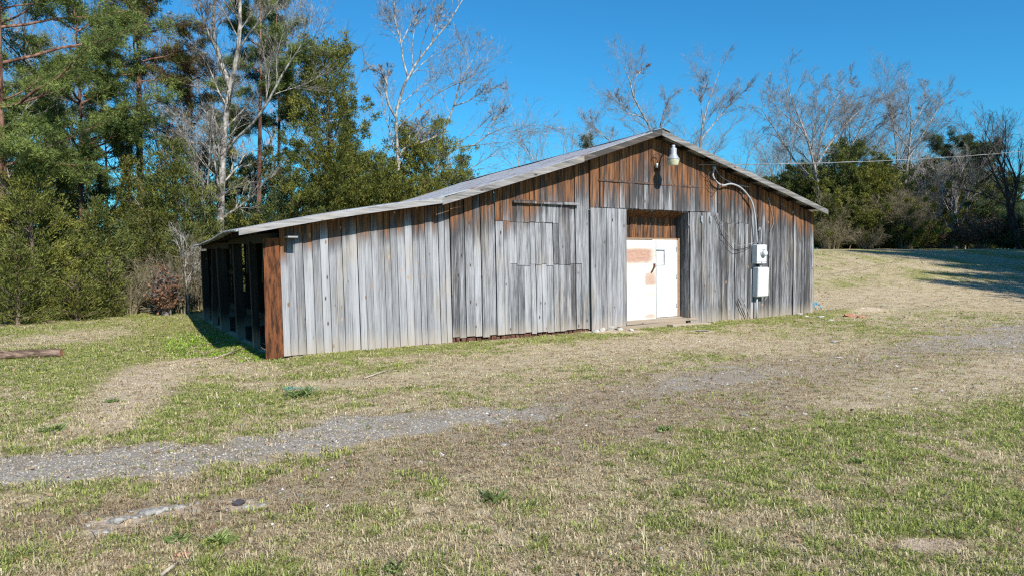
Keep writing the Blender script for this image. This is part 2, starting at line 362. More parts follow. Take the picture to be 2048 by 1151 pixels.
def masks(x, y):
    n1 = fbm(x * 0.55, y * 0.55, 4); n2 = fbm(x * 1.9 + 5, y * 1.9, 4); n3 = fbm(x * 6 + 2, y * 6, 3)
    wob = (n2 - 0.5) * 1.1 + (n3 - 0.5) * 0.7
    d, w, s = poly_dist(x, y, DRIVE); gravel = sst(1.55, 0.45, d / np.maximum(w, .01) + 1.6 * wob) * s * (0.80 + 0.60 * n2)
    d, w, s = poly_dist(x, y, TRACK); gravel = np.maximum(gravel, sst(1.3, 0.2, d / np.maximum(w, .01) + 1.6 * wob) * s)
    d, w, s = poly_dist(x, y, BROWNP); brown = sst(1.5, 0.4, d / np.maximum(w, .01) + 0.8 * wob) * s
    tan = seg_patch(x, y, [(215, 850, .35, .9), (270, 775, .55, 1), (330, 735, .7, 1), (410, 715, .6, .8), (480, 740, .5, .7)])
    tan = np.maximum(tan, seg_patch(x, y, [(60, 690, .5, .5), (180, 668, 1.1, .7)]))
    tan = np.maximum(tan, seg_patch(x, y, [(500, 770, .35, .6), (660, 770, .4, .7), (900, 745, .6, .6), (1250, 690, .9, .8), (1420, 680, 1.2, .9), (1600, 690, 1.3, .7)]))
    tan = np.maximum(tan, seg_patch(x, y, [(1900, 740, .5, .5), (1700, 800, .7, .7), (1850, 780, .7, .7), (2100, 720, .8, .8)]))
    tan = np.maximum(tan, 0.8 * seg_patch(x, y, [(0, 1010, .25, 1), (60, 1000, .2, .8)]))
    tan = np.maximum(tan, 0.7 * sst(20, 23, y) * sst(30, 26, y) * sst(3, 8, x))
    dirt = sst(1.2, 0.3, ell(x, y, 1860, 1085, .42, .17) + wob) * 0.9
    dirt = np.maximum(dirt, sst(1.2, 0.3, ell(x, y, 860, 1015, .30, .12) + wob) * 0.55)
    dirt = np.maximum(dirt, 0.6 * seg_patch(x, y, [(940, 1000, .07, .7), (1000, 1060, .09, 1), (1030, 1100, .10, 1), (1050, 1200, .12, 1)]))
    dirt = np.maximum(dirt, sst(1.3, 0.3, ell(x, y, 480, 1000, .35, .10) + wob) * 0.8)
    dirt = np.maximum(dirt, sst(1.3, 0.3, ell(x, y, 290, 1030, .42, .16, .2) + wob) * 0.7)
    s_, t_ = to_barn(x, y)
    dirt = np.maximum(dirt, 0.8 * np.exp(-(((s_ - 17.8) / 0.9) ** 2 + ((t_ + 0.9) / 0.35) ** 2)) + 0 * x)
    inside = ((s_ > -0.1) & (s_ < 16.2) & (t_ > 0) & (t_ < 9.4)).astype(float); dirt = np.maximum(dirt, inside)
    for (qx, qy, ra, rb) in ((230, 1045, .20, .09), (340, 1020, .26, .10), (495, 1014, .20, .08), (195, 1065, .12, .06), (1225, 662, .9, .3), (1404, 661, .3, .2)):
        dirt = np.maximum(dirt, 0.85 * sst(1.5, 0.7, ell(x, y, qx, qy, ra, rb)))
    brown = np.maximum(brown, seg_patch(x, y, [(0, 1060, .3, .8), (150, 1040, .4, .9), (420, 1030, .45, .9), (620, 990, .45, .8), (900, 930, .4, .7)]))
    brown = np.maximum(brown, 0.7 * seg_patch(x, y, [(0, 1100, .25, .6), (250, 1100, .3, .6), (600, 1080, .3, .5)]))
    g = 0.36 + (n1 - 0.5) * 1.15 + (n2 - 0.5) * 1.25 + (n3 - 0.5) * 0.9
    right = sst(0.2, 1.4, x - 0.22 * y + 0.6) * sst(11, 8, y)
    g = g + 0.42 * right
    left = sst(-0.5, -3.0, x + 0.1 * y) * sst(7.5, 9.0, y)
    g = g + 0.30 * left
    g = g + 0.75 * seg_patch(x, y, [(170, 760, .9, .6), (300, 690, .8, .7), (420, 655, .9, .9), (360, 640, .9, .6)], .8)
    g = g + 0.9 * np.exp(-((t_ + 0.55) / 0.45) ** 2) * sst(-0.5, 0.5, s_) * sst(17.5, 16.5, s_) * (0.6 + 0.8 * n2)
    lush = np.exp(-((s_ + 0.9) / 0.8) ** 2) * sst(-0.7, 0.2, t_) * sst(6.5, 3, t_)
    g = g + 1.2 * lush + 0.4 * sst(1.2, 0.2, ell(x, y, 900, 700, 2.6, .9))
    g = g + 0.45 * seg_patch(x, y, [(0, 925 + 60, .12, .8), (200, 950 + 30, .18, .9), (420, 950, .12, .5)], .8) + 0.5 * seg_patch(x, y, [(560, 935, .1, .8), (650, 915, .14, 1)], .8)
    g = g * (1 - 0.85 * np.clip(tan * 1.15 + (n2 - .5), 0, 1)) * (1 - 0.65 * brown) * (1 - np.clip(gravel, 0, 1)) * (1 - np.clip(dirt, 0, 1))
    return np.clip(gravel, 0, 1), np.clip(g, 0, 1), np.clip(dirt, 0, 1), np.clip(tan, 0, 1), np.clip(brown, 0, 1), lush

def axis(lo, hi, st, far_lo, far_hi, n):
    fine = np.arange(lo, hi, st)
    a = lo - (np.geomspace(st * 2, lo - far_lo, n))[::-1]; b = fine[-1] + np.geomspace(st * 2, far_hi - fine[-1], n)
    return np.concatenate([a, fine, b])
gx = axis(-13, 22, 0.085, -500, 500, 50); gy = axis(3.2, 24, 0.065, -120, 900, 60)
X, Y = np.meshgrid(gx, gy); Z = terrain(X, Y)
gr, gg, gd, gt, gb, lu = masks(X, Y)
nx, ny = len(gx), len(gy)
idx = np.arange(nx * ny).reshape(ny, nx)
quads = np.stack([idx[:-1, :-1], idx[:-1, 1:], idx[1:, 1:], idx[1:, :-1]], -1).reshape(-1, 4)
T = NT('winter_turf', 0.95, 0.1)
at_ = T.attr('mask'); sp = T.n('ShaderNodeSeparateColor'); T.l(at_.outputs['Color'], sp.inputs[0])
gcoord = T.coord((1, 1, 1)); f1 = T.noise(gcoord, 9, 5, 0.7); f2 = T.noise(gcoord, 55, 4, 0.75); f3 = T.noise(gcoord, 2.2, 4, 0.6)
dry = T.mix(T.ramp(f2, 0.30, 0.66), (0.26, 0.205, 0.125), (0.70, 0.59, 0.40)); dry = T.mix(T.ramp(f3, 0.35, 0.7), dry, (0.40, 0.32, 0.205), 'MIX')
brw = T.mix(T.ramp(f2, 0.35, 0.65), (0.16, 0.120, 0.080), (0.50, 0.41, 0.30))
dry = T.mix(at_.outputs['Alpha'], dry, brw)
grn = T.mix(T.ramp(f2, 0.32, 0.66), (0.13, 0.14, 0.042), (0.40, 0.39, 0.14))
gm = T.math('ADD', sp.outputs[1], T.math('ADD', T.math('MULTIPLY', T.math('SUBTRACT', f1, 0.5), 1.1), T.math('MULTIPLY', T.math('SUBTRACT', f2, 0.5), 0.8)))
c = T.mix(T.ramp(gm, 0.24, 0.74), dry, grn)
grv = T.mix(T.ramp(T.noise(gcoord, 38, 5, 0.8), 0.36, 0.64), (0.21, 0.185, 0.155), (0.52, 0.47, 0.405))
grv = T.mix(T.ramp(f3, 0.42, 0.66), grv, T.mix(T.ramp(f2, 0.35, 0.65), (0.17, 0.135, 0.10), (0.46, 0.39, 0.30)))
grm = T.math('ADD', sp.outputs[0], T.math('MULTIPLY', T.math('SUBTRACT', f1, 0.5), 1.3)); c = T.mix(T.ramp(grm, 0.16, 0.90), c, grv)
drt = T.mix(T.ramp(f1, 0.3, 0.7), (0.38, 0.29, 0.205), (0.70, 0.57, 0.43))
c = T.mix(T.ramp(T.math('ADD', sp.outputs[2], T.math('MULTIPLY', T.math('SUBTRACT', f1, 0.5), 0.6)), 0.35, 0.7), c, drt)
c = T.mix(T.ramp(at_.outputs['Alpha'], 1.2, 1.8), c, T.mix(f1, (0.030, 0.024, 0.018), (0.085, 0.068, 0.05)))   # near-black floor indoors: shade under the roof painted into the ground colour
T.col(c); T.bump(T.math('ADD', f2, T.math('MULTIPLY', f1, 0.8)), 0.9, 0.035); M['turf'] = T.m
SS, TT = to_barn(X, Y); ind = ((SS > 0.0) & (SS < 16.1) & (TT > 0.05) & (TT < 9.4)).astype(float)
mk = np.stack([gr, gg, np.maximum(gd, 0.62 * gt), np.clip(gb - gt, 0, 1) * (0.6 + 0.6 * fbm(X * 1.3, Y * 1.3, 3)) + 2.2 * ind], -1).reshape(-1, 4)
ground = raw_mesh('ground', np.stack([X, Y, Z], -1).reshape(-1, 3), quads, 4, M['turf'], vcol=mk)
ground.data.polygons.foreach_set('use_smooth', np.ones(len(quads), bool))
tag(ground, kind='structure')

# grass blades -----------------------------------------------------
def scatter(n, dmin, dmax, side=1.25):
    """points in the wedge the photo looks over, densest near the lens"""
    u = rng.random(n); y = dmin * (dmax / dmin) ** u
    x = (rng.random(n) * 2 - 1) * (0.80 * y + 2.2)
    return x, y
def blades(name, n, dmin, dmax, green, label, hgt, wid, seg=True):
    """short turf: tufts whose blades lean outwards from a common root"""
    per = 9; x, y = scatter(n // per, dmin, dmax)
    g_, G, D_, T_, B_, L_ = masks(x, y)
    n3 = fbm(x * 7, y * 7, 2); n4 = fbm(x * 2.6 + 40, y * 2.6, 3)
    pg = 0.04 + 0.80 * (1 - 0.9 * T_) * np.clip(sst(0.16, 0.95, G + (n3 - .5) * 1.3 + (n4 - .5) * 0.8), 0, 1)
    keep_bare = (1 - 0.90 * sst(.2, .95, g_)) * (1 - 0.9 * sst(.3, .7, D_)) * (1 - 0.40 * B_) * (1 - 0.45 * T_)
    p = (pg if green else (1 - 0.72 * pg) * 0.9) * keep_bare * (0.40 + 0.9 * n3)
    s_, t_ = to_barn(x, y); out = ~((s_ > -0.15) & (s_ < 16.2) & (t_ > -0.03) & (t_ < 9.5))
    m = (rng.random(len(x)) < p) & out; x = x[m]; y = y[m]; L_ = L_[m]; B_ = B_[m]; T_ = T_[m]; n4 = n4[m]; nt = len(x)
    size = rng.gamma(3.0, 0.333, nt) * (0.45 + 1.0 * n4); tone = rng.random(nt)
    rp_ = lambda a: np.repeat(a, per)
    r_ = rng.normal(size=(nt * per, 2)) * 0.018 * (0.6 + rp_(y) * 0.09)[:, None] * rp_(np.sqrt(size))[:, None]
    a = np.arctan2(r_[:, 1], r_[:, 0]) + rng.normal(0, 0.7, nt * per); x = rp_(x) + r_[:, 0]; y = rp_(y) + r_[:, 1]
    L_, B_, T_, size, tone = map(rp_, (L_, B_, T_, size, tone)); k = len(x); z = terrain(x, y)
    sc = 0.58 + 0.50 * (y / 8.0) ** 0.85
    h = hgt * np.where(y > 7.5, .82, 1.0) * size * rng.uniform(0.6, 1.3, k) * (1 - 0.25 * T_) * (1 - 0.2 * B_) * (1 + 0.6 * L_)
    w = wid * sc * (0.6 + 0.8 * rng.random(k)) * (1 + 0.4 * L_)
    flat = (rng.random(k) < (0.22 if not green else 0.05)); h = np.where(flat, h * 2.1, h); w = np.where(flat, w * 0.6, w)
    lean = np.clip(rng.normal(1.16 if not green else 0.95, 0.30, k), 0.1, 1.52)
    lean = np.where(flat, 1.5, lean)
    dx, dy = np.cos(a), np.sin(a); px_, py_ = -dy, dx
    P0 = np.stack([x - px_ * w / 2, y - py_ * w / 2, z - 0.006], 1); P1 = np.stack([x + px_ * w / 2, y + py_ * w / 2, z - 0.006], 1)
    hz = h * np.cos(lean); hx = h * np.sin(lean)
    mx = x + dx * hx * 0.45; my = y + dy * hx * 0.45; mz = z + hz * 0.72 + 0.010
    P2 = np.stack([mx + px_ * w * .45, my + py_ * w * .45, mz], 1); P3 = np.stack([mx - px_ * w * .45, my - py_ * w * .45, mz], 1)
    P4 = np.stack([x + dx * hx, y + dy * hx, z + hz * 0.85 + 0.006], 1)
    V = np.stack([P0, P1, P2, P3, P4], 1).reshape(-1, 3); b = np.arange(k)[:, None] * 5
    tri = np.concatenate([b + np.array([[0, 1, 2]]), b + np.array([[0, 2, 3]]), b + np.array([[3, 2, 4]])], 1).reshape(-1, 3)
    r = np.clip(0.65 * tone + 0.45 * rng.random(k) - 0.05, 0, 1)[:, None]
    if green:
        c0 = np.array([0.130, 0.185, 0.032]); c1 = np.array([0.58, 0.62, 0.19]); C = c0 + (c1 - c0) * r
        C = np.where(L_[:, None] > 0.35, C * np.array([0.85, 1.15, 0.5]), C)
    else:
        c0 = np.array([0.38, 0.285, 0.165]); c1 = np.array([0.90, 0.80, 0.54]); C = c0 + (c1 - c0) * r ** 1.2
        C = C * (1 - np.array([0.22, 0.28, 0.30]) * B_[:, None])
    o = raw_mesh(name, V, tri, 3, M['blade'], fcol=np.repeat(C, 3, 0).reshape(-1, 3))
    return tag(o, label, 'grass', kind='stuff')
blades('green_grass', 1600000, 3.0, 42, True, 'short green grass growing in patches across the lawn', 0.032, 0.0068)
blades('dry_grass', 1600000, 3.0, 42, False, 'matted tan winter grass covering the yard', 0.032, 0.0068)

# gravel stones
def pebbles(name, n, label, pfun, rmin, rmax, cols, dmin=4, dmax=20):
    x, y = scatter(n, dmin, dmax); p = pfun(x, y); m = rng.random(n) < p; x = x[m]; y = y[m]; k = len(x); z = terrain(x, y)
    r = (rmin + (rmax - rmin) * rng.random(k) ** 3) * (0.8 + 0.05 * y)
    base = np.array([(1, 0, 0), (0, 1, 0), (-1, 0, 0), (0, -1, 0), (0, 0, .7), (0, 0, -.7)], float)
    fc = np.array([(0, 1, 4), (1, 2, 4), (2, 3, 4), (3, 0, 4)])
    J = base[None] * (0.6 + 0.7 * rng.random((k, 6, 3))); a = rng.random(k) * 6.28; ca, sa = np.cos(a), np.sin(a)
    V = np.stack([J[..., 0] * ca[:, None] - J[..., 1] * sa[:, None], J[..., 0] * sa[:, None] + J[..., 1] * ca[:, None], J[..., 2]], -1) * r[:, None, None]
    V = V + np.stack([x, y, z + r * 0.1], 1)[:, None, :]
    Fc = (fc[None] + (np.arange(k) * 6)[:, None, None]).reshape(-1, 3)
    C = np.array(cols)[rng.integers(0, len(cols), k)] * (0.75 + 0.5 * rng.random((k, 1)))
    return tag(raw_mesh(name, V.reshape(-1, 3), Fc, 3, M['blade_stone'], fcol=np.repeat(C, 4, 0)), label, 'gravel', kind='stuff')
T = NT('crushed_stone', 0.85, 0.25); a = T.attr('tint'); T.col(a.outputs['Color']); M['blade_stone'] = T.m
pebbles('gravel', 210000, 'crushed grey gravel spread along the driveway', lambda x, y: np.clip(masks(x, y)[0] * 1.0 - 0.02, 0, 1) * (0.25 + 1.0 * vnoise(x * 1.7, y * 1.7)), 0.004, 0.014,
        [(0.42, 0.385, 0.34), (0.34, 0.31, 0.275), (0.22, 0.205, 0.185), (0.48, 0.445, 0.40), (0.40, 0.33, 0.26), (0.27, 0.245, 0.215)])
pebbles('stone_chips', 2600, 'small pale stone chips strewn through the grass', lambda x, y: 0.15 + 0.8 * masks(x, y)[4], 0.006, 0.022,
        [(0.55, 0.54, 0.52), (0.42, 0.41, 0.40), (0.30, 0.22, 0.17)])

# ------------------------------------------------------------------ the barn
LEAN = 0.024
barn = empty('wooden_barn', (BO[0], BO[1], 0.0), YAW,
             'long weathered grey and brown board barn with gabled roof and open lean-to', 'barn')
def ridge_z(t): return 4.93 - 0.045 * max(t, 0)
def roof_z(s, t=0.0):
    """upper face of the roof over the front wall line"""
    k = 0.045 * max(t, 0)
    if s > 9.24: return 4.93 - k - (s - 9.24) * 0.2503
    if s > 6.77: return 4.93 - k - (9.24 - s) * 0.3320
    if s > 3.12: return 4.11 - k - (6.77 - s) * 0.3035
    k = k * (1 - 0.30 * min(1, (3.12 - s) / 2.5))
    return 3.002 - k - (3.12 - s) * 0.175 + 0.035 * math.sin((3.12 - s) / 3.9 * math.pi)
def lean_pts(V):
    V[:, 0] -= LEAN * V[:, 2]; return V
scar_ref = [None]
def board_wall(mb, s0, s1, bw, t, zb, zt, seed, br=None, tone=0.5, con=0.0, gap=0.007, th=0.024, axis='s', ragged=0.02, jit=0.007, joints=()):
    """vertical boards from s0 to s1; zb, zt: height functions"""
    r = random.Random(seed); s = s0
    while s < s1 - 0.02:
        w = bw * r.uniform(0.8, 1.18)
        if s + w > s1 - 0.06: w = s1 - s
        a, b = s, s + w - gap * r.uniform(0.4, 1.8)
        g = r.gauss(0, jit); z0 = zb((a + b) / 2) + r.uniform(-ragged, ragged); za, zbb = zt(a), zt(b)
        cuts = [z0]
        for (ja, jb, jz) in joints:
            if ja < (a + b) / 2 < jb: cuts.append(jz + r.uniform(-0.035, 0.035))
        for ci in range(len(cuts)):
          pz0 = cuts[ci] + (0.005 if ci else 0); pa, pb = (za, zbb) if ci == len(cuts) - 1 else (cuts[ci + 1] - 0.004,) * 2
          piece(mb, r, a, b, pz0, pa, pb, zt, t, g + (r.gauss(0, 0.004) if ci else 0), th, jit, seed, s, br, tone, con, axis)
        s += w
def piece(mb, r, a, b, z0, za, zbb, zt, t, g, th, jit, seed, s, br, tone, con, axis):
        n = max(2, int((min(za, zbb) - z0) / 0.14)); tn = min(1, max(0, r.gauss(tone, 0.13))); cn = con((a + b) / 2) if callable(con) else con
        off = r.uniform(-0.22, 0.22) * (1.8 if br is scar_ref[0] else 1); tw = r.gauss(0, 0.004); V = []; C = []
        for i in range(n + 1):
            f = i / n; zl = z0 + (za - z0) * f; zr = z0 + (zbb - z0) * f + (0.0)
            bo = jit * math.sin(f * 3 + seed + s)
            for (ss, tt, zz) in ((a + tw * f, t + g + bo, zl), (b + tw * f, t + g + bo + r.gauss(0, 0.0005), zr), (b + tw * f, t + th + g + bo, zr), (a + tw * f, t + th + g + bo, zl)):
                V.append((ss, tt, zz) if axis == 's' else (tt, ss, zz))
                d = (zt(ss) - zz)
                bb = br(ss, zz, d + off) if br else 0.0
                C.append((tn, bb, max(0, cn)))
        f = []
        for i in range(n):
            for j in range(4):
                f.append((i * 4 + j, i * 4 + (j + 1) % 4, i * 4 + 4 + (j + 1) % 4, i * 4 + 4 + j))
        f += [(3, 2, 1, 0), tuple(n * 4 + j for j in range(4))]
        V = lean_pts(np.array(V, float)); mb.add(V, f, np.array(C))
def br_main(s, z, d): return float(np.clip(1.3 - d / 0.85, 0, 1))
def br_low(s, z, d): return float(np.clip(1.1 - d / 0.55, 0, 1))
def wall_top(s): return roof_z(s) - 0.12

b = MB()
board_wall(b, 0.0, 3.50, 0.152, 0.0, lambda s: 0.0 + 0.0 * s, lambda s: wall_top(s), 3, br_low, 0.62, 0.0, gap=0.009, ragged=0.012)
b.build('lean_to_wall', M['board'], barn)
b = MB()
board_wall(b, 3.50, 7.20, 0.175, -0.03, lambda s: 0.10 - 0.01 * (s - 3.5), wall_top, 5, br_main, 0.54, 0.38, gap=0.010, ragged=0.03, jit=0.009, joints=((5.0, 6.9, 1.62), (4.65, 6.3, 2.58)))
board_wall(b, 7.20, 8.30, 0.155, 0.0, lambda s: 0.06, wall_top, 6, br_main, 0.5, 0.3)
board_wall(b, 10.70, 11.75, 0.165, 0.0, lambda s: 0.0, wall_top, 8, br_main, 0.4, 0.6)
board_wall(b, 11.75, 16.12, 0.150, -0.02, lambda s: -0.06, wall_top, 7, br_main, 0.42, 0.72, gap=0.010, ragged=0.02, jit=0.013, joints=((11.8, 13.0, 2.70),))
board_wall(b, 8.30, 10.70, 0.19, 0.02, lambda s: 2.95, wall_top, 9, br_main, 0.4, 0.6)
b.build('front_wall', M['board'], barn)
# gable header panel proud of the wall
b = MB()
def scar(s, z, d):
    return float(np.clip(1.15 - d / 1.45, 0, 0.95))
scar_ref[0] = scar
board_wall(b, 7.24, 11.38, 0.160, -0.065, lambda s: 2.975, lambda s: min(wall_top(s) - 0.01, 4.78), 12, scar, 0.52, 0.7, gap=0.009, ragged=0.008)
b.build('gable_panel', M['board'], barn)
b = MB(); b.box((7.5, -0.085, 3.60), (11.2, -0.064, 3.64), (0.35, 0.45, 0.8))
for v in b.v: lean_pts(v)
b.build('batten_strip', M['board'], barn)
# sliding doors parked either side of the opening
for (a0, a1, sd_, z0, tn) in ((7.22, 8.36, 31, 0.03, 0.46), (10.60, 11.72, 32, 0.0, 0.36)):
    b = MB(); board_wall(b, a0, a1, 0.165, -0.085, lambda s: z0, lambda s: 2.955, sd_, None, tn, 0.3 if a0 < 9 else 0.55, gap=0.007, ragged=0.01, jit=0.004)
    dr = b.build('sliding_door', M['board'], barn)
    for hx in ((7.90,) if a0 < 9 else (11.02, 11.36)):
        q = MB(); q.box((hx - 0.030, -0.112, 2.70), (hx + 0.030, -0.094, 2.86), bev=0.004); q.box((hx - 0.012, -0.124, 2.66), (hx + 0.016, -0.112, 2.80))
        for v in q.v: lean_pts(v)
        q.build('hanger_strap', M['galv'], dr)
# recess of the doorway
for tt in (10.57, 8.36):
    b = MB(); board_wall(b, -0.045, 0.50, 0.16, tt, lambda s: 0.02, lambda s: 2.93, 41, None, 0.3, 0.9, axis='t', jit=0.003)
    b.build('reveal', M['board'], barn)
b = MB(); board_wall(b, 8.42, 10.56, 0.26, 0.40, lambda s: 2.27, lambda s: 2.82, 43, lambda s, z, d: 0.95, 0.5, 0.1, gap=0.012, ragged=0.004, jit=0.006)
b.build('lintel_boards', M['board'], barn)
b = MB()
for i in range(10):
    a = 8.42 + i * 0.214; V = [(a, 0.035, 2.955), (a + 0.205, 0.035, 2.955), (a + 0.205, 0.40, 2.80), (a, 0.40, 2.80)]
    V += [(x, y, z + 0.02) for x, y, z in V]
    b.add(lean_pts(np.array(V)), [(0, 1, 2, 3), (7, 6, 5, 4), (0, 4, 5, 1), (1, 5, 6, 2), (2, 6, 7, 3), (3, 7, 4, 0)], (random.Random(i).random(), 0.9, 0.3))
b.build('soffit', M['board'], barn)
# white doors
def part(name, mat, parent, *boxes, bev=0.004):
    q = MB()
    for bx in boxes: q.box(bx[0], bx[1], bev=bev)
    for v in q.v: lean_pts(v)
    return q.build(name, mat, parent)
df = part('door_frame', M['orange_wood'], barn, ((10.50, 0.26, 0.14), (10.566, 0.42, 2.26)), ((8.40, 0.30, 2.22), (10.49, 0.42, 2.265)))
d1 = part('door', M['rusty_door'], barn, ((8.50, 0.18, 0.165), (9.60, 0.222, 2.205)))
d1['label'] = 'white metal door with rust streaks'
q = MB(); q.tube([(9.43, 0.15, 1.38), (9.51, 0.125, 1.52), (9.53, 0.155, 1.55)], [0.022, 0.017, 0.012], 8); q.box((9.51, 0.150, 1.50), (9.56, 0.182, 1.60), bev=0.004)
for v in q.v: lean_pts(v)
q.build('handle', M['rust_iron'], d1)
part('door_edge', M['galv'], d1, ((9.603, 0.172, 0.165), (9.618, 0.225, 2.205)))
# second leaf: built round its window opening
wx0, wx1, wz0, wz1 = 9.66, 10.02, 1.56, 1.94
d2 = part('door', M['white_paint'], barn, ((9.60, 0.30, 0.18), (wx0, 0.34, 2.22)), ((wx1, 0.30, 0.18), (10.49, 0.34, 2.22)), ((wx0, 0.301, 0.18), (wx1, 0.339, wz0)), ((wx0, 0.301, wz1), (wx1, 0.339, 2.22)), bev=0)
d2['label'] = 'clean white door with small window'
wd = part('window', M['white_paint'], d2, ((wx0 + .001, 0.318, wz0 + .001), (wx1 - .001, 0.326, wz1 - .001)), bev=0)
part('frame', M['galv'], wd, ((wx0 - 0.02, 0.288, wz1), (wx1 + 0.025, 0.30, wz1 + 0.025)), ((wx1, 0.288, wz0), (wx1 + 0.025, 0.30, wz1 - .001)), ((wx0, 0.288, wz0 - 0.012), (wx1 + .025, 0.30, wz0)), bev=0)
for hz in (0.42, 1.18, 1.92): part('hinge', M['galv'], d2, ((10.455, 0.284, hz), (10.49, 0.30, hz + 0.11)), bev=0)
part('jamb_strip', M['white_paint'], barn, ((10.492, 0.272, 0.18), (10.50, 0.345, 2.22)), bev=0)
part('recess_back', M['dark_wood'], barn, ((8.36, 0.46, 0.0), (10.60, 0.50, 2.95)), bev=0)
# sill timbers
q = MB(); q.box((8.02, -0.20, -0.02), (10.30, -0.06, 0.085), (0.6, 0.35, 0.1), rot=Matrix.Rotation(math.radians(-0.6), 4, 'Y'), bev=0.008)
q.box((8.32, -0.10, 0.087), (10.86, 0.17, 0.150), (0.7, 0.25, 0.1), bev=0.008); q.box((9.6, -0.42, -0.05), (11.0, -0.22, 0.045), (0.75, 0.15, 0.0), rot=Matrix.Rotation(math.radians(1.2), 4, 'Y'), bev=0.008)
q.box((8.38, 0.18, 0.02), (10.58, 0.45, 0.165), (0.8, 0.0, 0.0))
q.build('door_sill', M['sill'], barn)
# hay door rail
q = MB(); q.box((5.04, -0.115, 2.985), (5.82, -0.062, 3.045), (0.35, 0.3, 0.3), bev=0.006); q.box((5.84, -0.112, 2.985), (6.40, -0.062, 3.035), (0.45, 0.1, 0.2), bev=0.006)
q.box((6.42, -0.115, 2.99), (6.86, -0.062, 3.05), (0.6, 0.1, 0.0), bev=0.006); q.box((5.08, -0.125, 3.047), (6.3, -0.115, 3.065), (0.2, 0.5, 0.0))
for v in q.v: lean_pts(v)
q.build('hanging_rail', M['board'], barn)
# big brown corner plank and its white bit
q = MB(); V = np.array([(-0.335, -0.05, -0.02), (-0.015, -0.05, -0.01), (-0.005, 0.0, 0.0), (-0.325, 0.0, 0.0), (-0.34, -0.05, 2.16), (-0.06, -0.05, 2.17), (-0.05, 0.0, 2.17), (-0.33, 0.0, 2.16)])
nv = 10; VV = []
for i in range(nv + 1):
    f = i / nv; w = 0.006 * math.sin(i * 1.9)
    for j in range(4): p = V[j] * (1 - f) + V[j + 4] * f; VV.append((p[0] + w, p[1] + w * .3, p[2]))
q.add(VV, [(i * 4 + j, i * 4 + (j + 1) % 4, i * 4 + 4 + (j + 1) % 4, i * 4 + 4 + j) for i in range(nv) for j in range(4)] + [(3, 2, 1, 0), tuple(nv * 4 + j for j in range(4))])
cp = q.build('corner_plank', M['plank'], barn); cp['label'] = 'wide rust-brown corner plank'
# ragged masonry under the wall boards
q = MB(); r_ = random.Random(4)
for i in range(46):
    s = 1.6 + i * 0.125
    if s > 7.3: break
    q.box((s, 0.012, -0.10), (s + r_.uniform(.08, .13), 0.10, r_.uniform(0.06, 0.13)), bev=0.01, rot=Matrix.Rotation(r_.uniform(-.15, .15), 4, 'Y'))
q.build('foundation', M['clay'], barn)
# other walls
q = MB(); TB, TL = 9.4, 8.1
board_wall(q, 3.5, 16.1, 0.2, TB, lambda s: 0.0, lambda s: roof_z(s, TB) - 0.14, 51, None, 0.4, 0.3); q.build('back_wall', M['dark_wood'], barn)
q = MB()
def backz(s): return roof_z(s, TL) - 0.16
for (a, c_) in ((0.0, 0.34), (0.40, 0.95), (1.00, 1.13), (1.30, 1.62), (1.66, 2.45), (2.5, 3.5)):
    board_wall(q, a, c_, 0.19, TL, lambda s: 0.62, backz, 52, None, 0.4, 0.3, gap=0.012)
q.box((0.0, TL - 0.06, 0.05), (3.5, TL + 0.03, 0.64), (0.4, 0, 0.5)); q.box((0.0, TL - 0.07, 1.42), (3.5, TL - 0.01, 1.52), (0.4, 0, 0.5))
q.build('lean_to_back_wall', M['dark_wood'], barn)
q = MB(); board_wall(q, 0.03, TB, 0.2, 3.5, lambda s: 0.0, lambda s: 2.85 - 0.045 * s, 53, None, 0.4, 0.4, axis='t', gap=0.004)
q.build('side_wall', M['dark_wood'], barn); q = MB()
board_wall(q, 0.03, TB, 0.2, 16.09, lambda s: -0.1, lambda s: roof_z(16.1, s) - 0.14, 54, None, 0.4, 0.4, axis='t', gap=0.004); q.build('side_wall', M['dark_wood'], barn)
# open side: posts, rails, hanging bits, bench
def timber(name, *bx):
    q = MB()
    for a, c_, ang in bx: q.box(a, c_, (0.5, 0.1, 0.4), rot=Matrix.Rotation(math.radians(ang), 4, 'Y'), piv=((a[0] + c_[0]) / 2, a[1], a[2]), bev=0.008)
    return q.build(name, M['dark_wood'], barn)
for (t, w, ang) in ((0.12, .15, -1.0), (1.7, .13, -1.5), (3.35, .17, -1.5), (5.3, .20, -2), (6.7, .13, 1), (8.0, .16, -1)):
    timber('post', ((-0.16, t, -0.2), (-0.16 + w, t + w, 2.16 - 0.03 * t), ang))
timber('eave_beam', ((-0.18, 0.05, 2.08), (-0.03, 4.1, 2.26), 0), ((-0.18, 4.12, 1.98), (-0.03, 8.1, 2.13), 0))
timber('rail', ((0.02, 0.3, 0.52), (0.08, 5.2, 0.66), 0), ((0.6, 3.0, 0.75), (2.4, 3.06, 0.87), 0), ((0.02, 3.5, 1.36), (0.08, 8.0, 1.45), 0))
timber('stall_partition', ((0.3, 2.2, 0.0), (1.9, 2.26, 0.5), 0), ((0.7, 2.1, 0.0), (0.82, 2.205, 0.75), 2), ((1.5, 2.1, 0.0), (1.6, 2.205, 1.4), 0))
timber('stall_partition', ((0.3, 5.5, 0.0), (3.3, 5.56, 0.9), 0))
for t, L in ((1.15, .9), (2.6, .75), (4.4, .6), (0.55, .5)):
    q = MB(); q.box((-0.08, t, 2.2 - L), (-0.03, t + 0.07, 2.2), (0.5, 0.1, 0.4), rot=Matrix.Rotation(math.radians(9), 4, 'X')); q.build('brace', M['dark_wood'], barn)

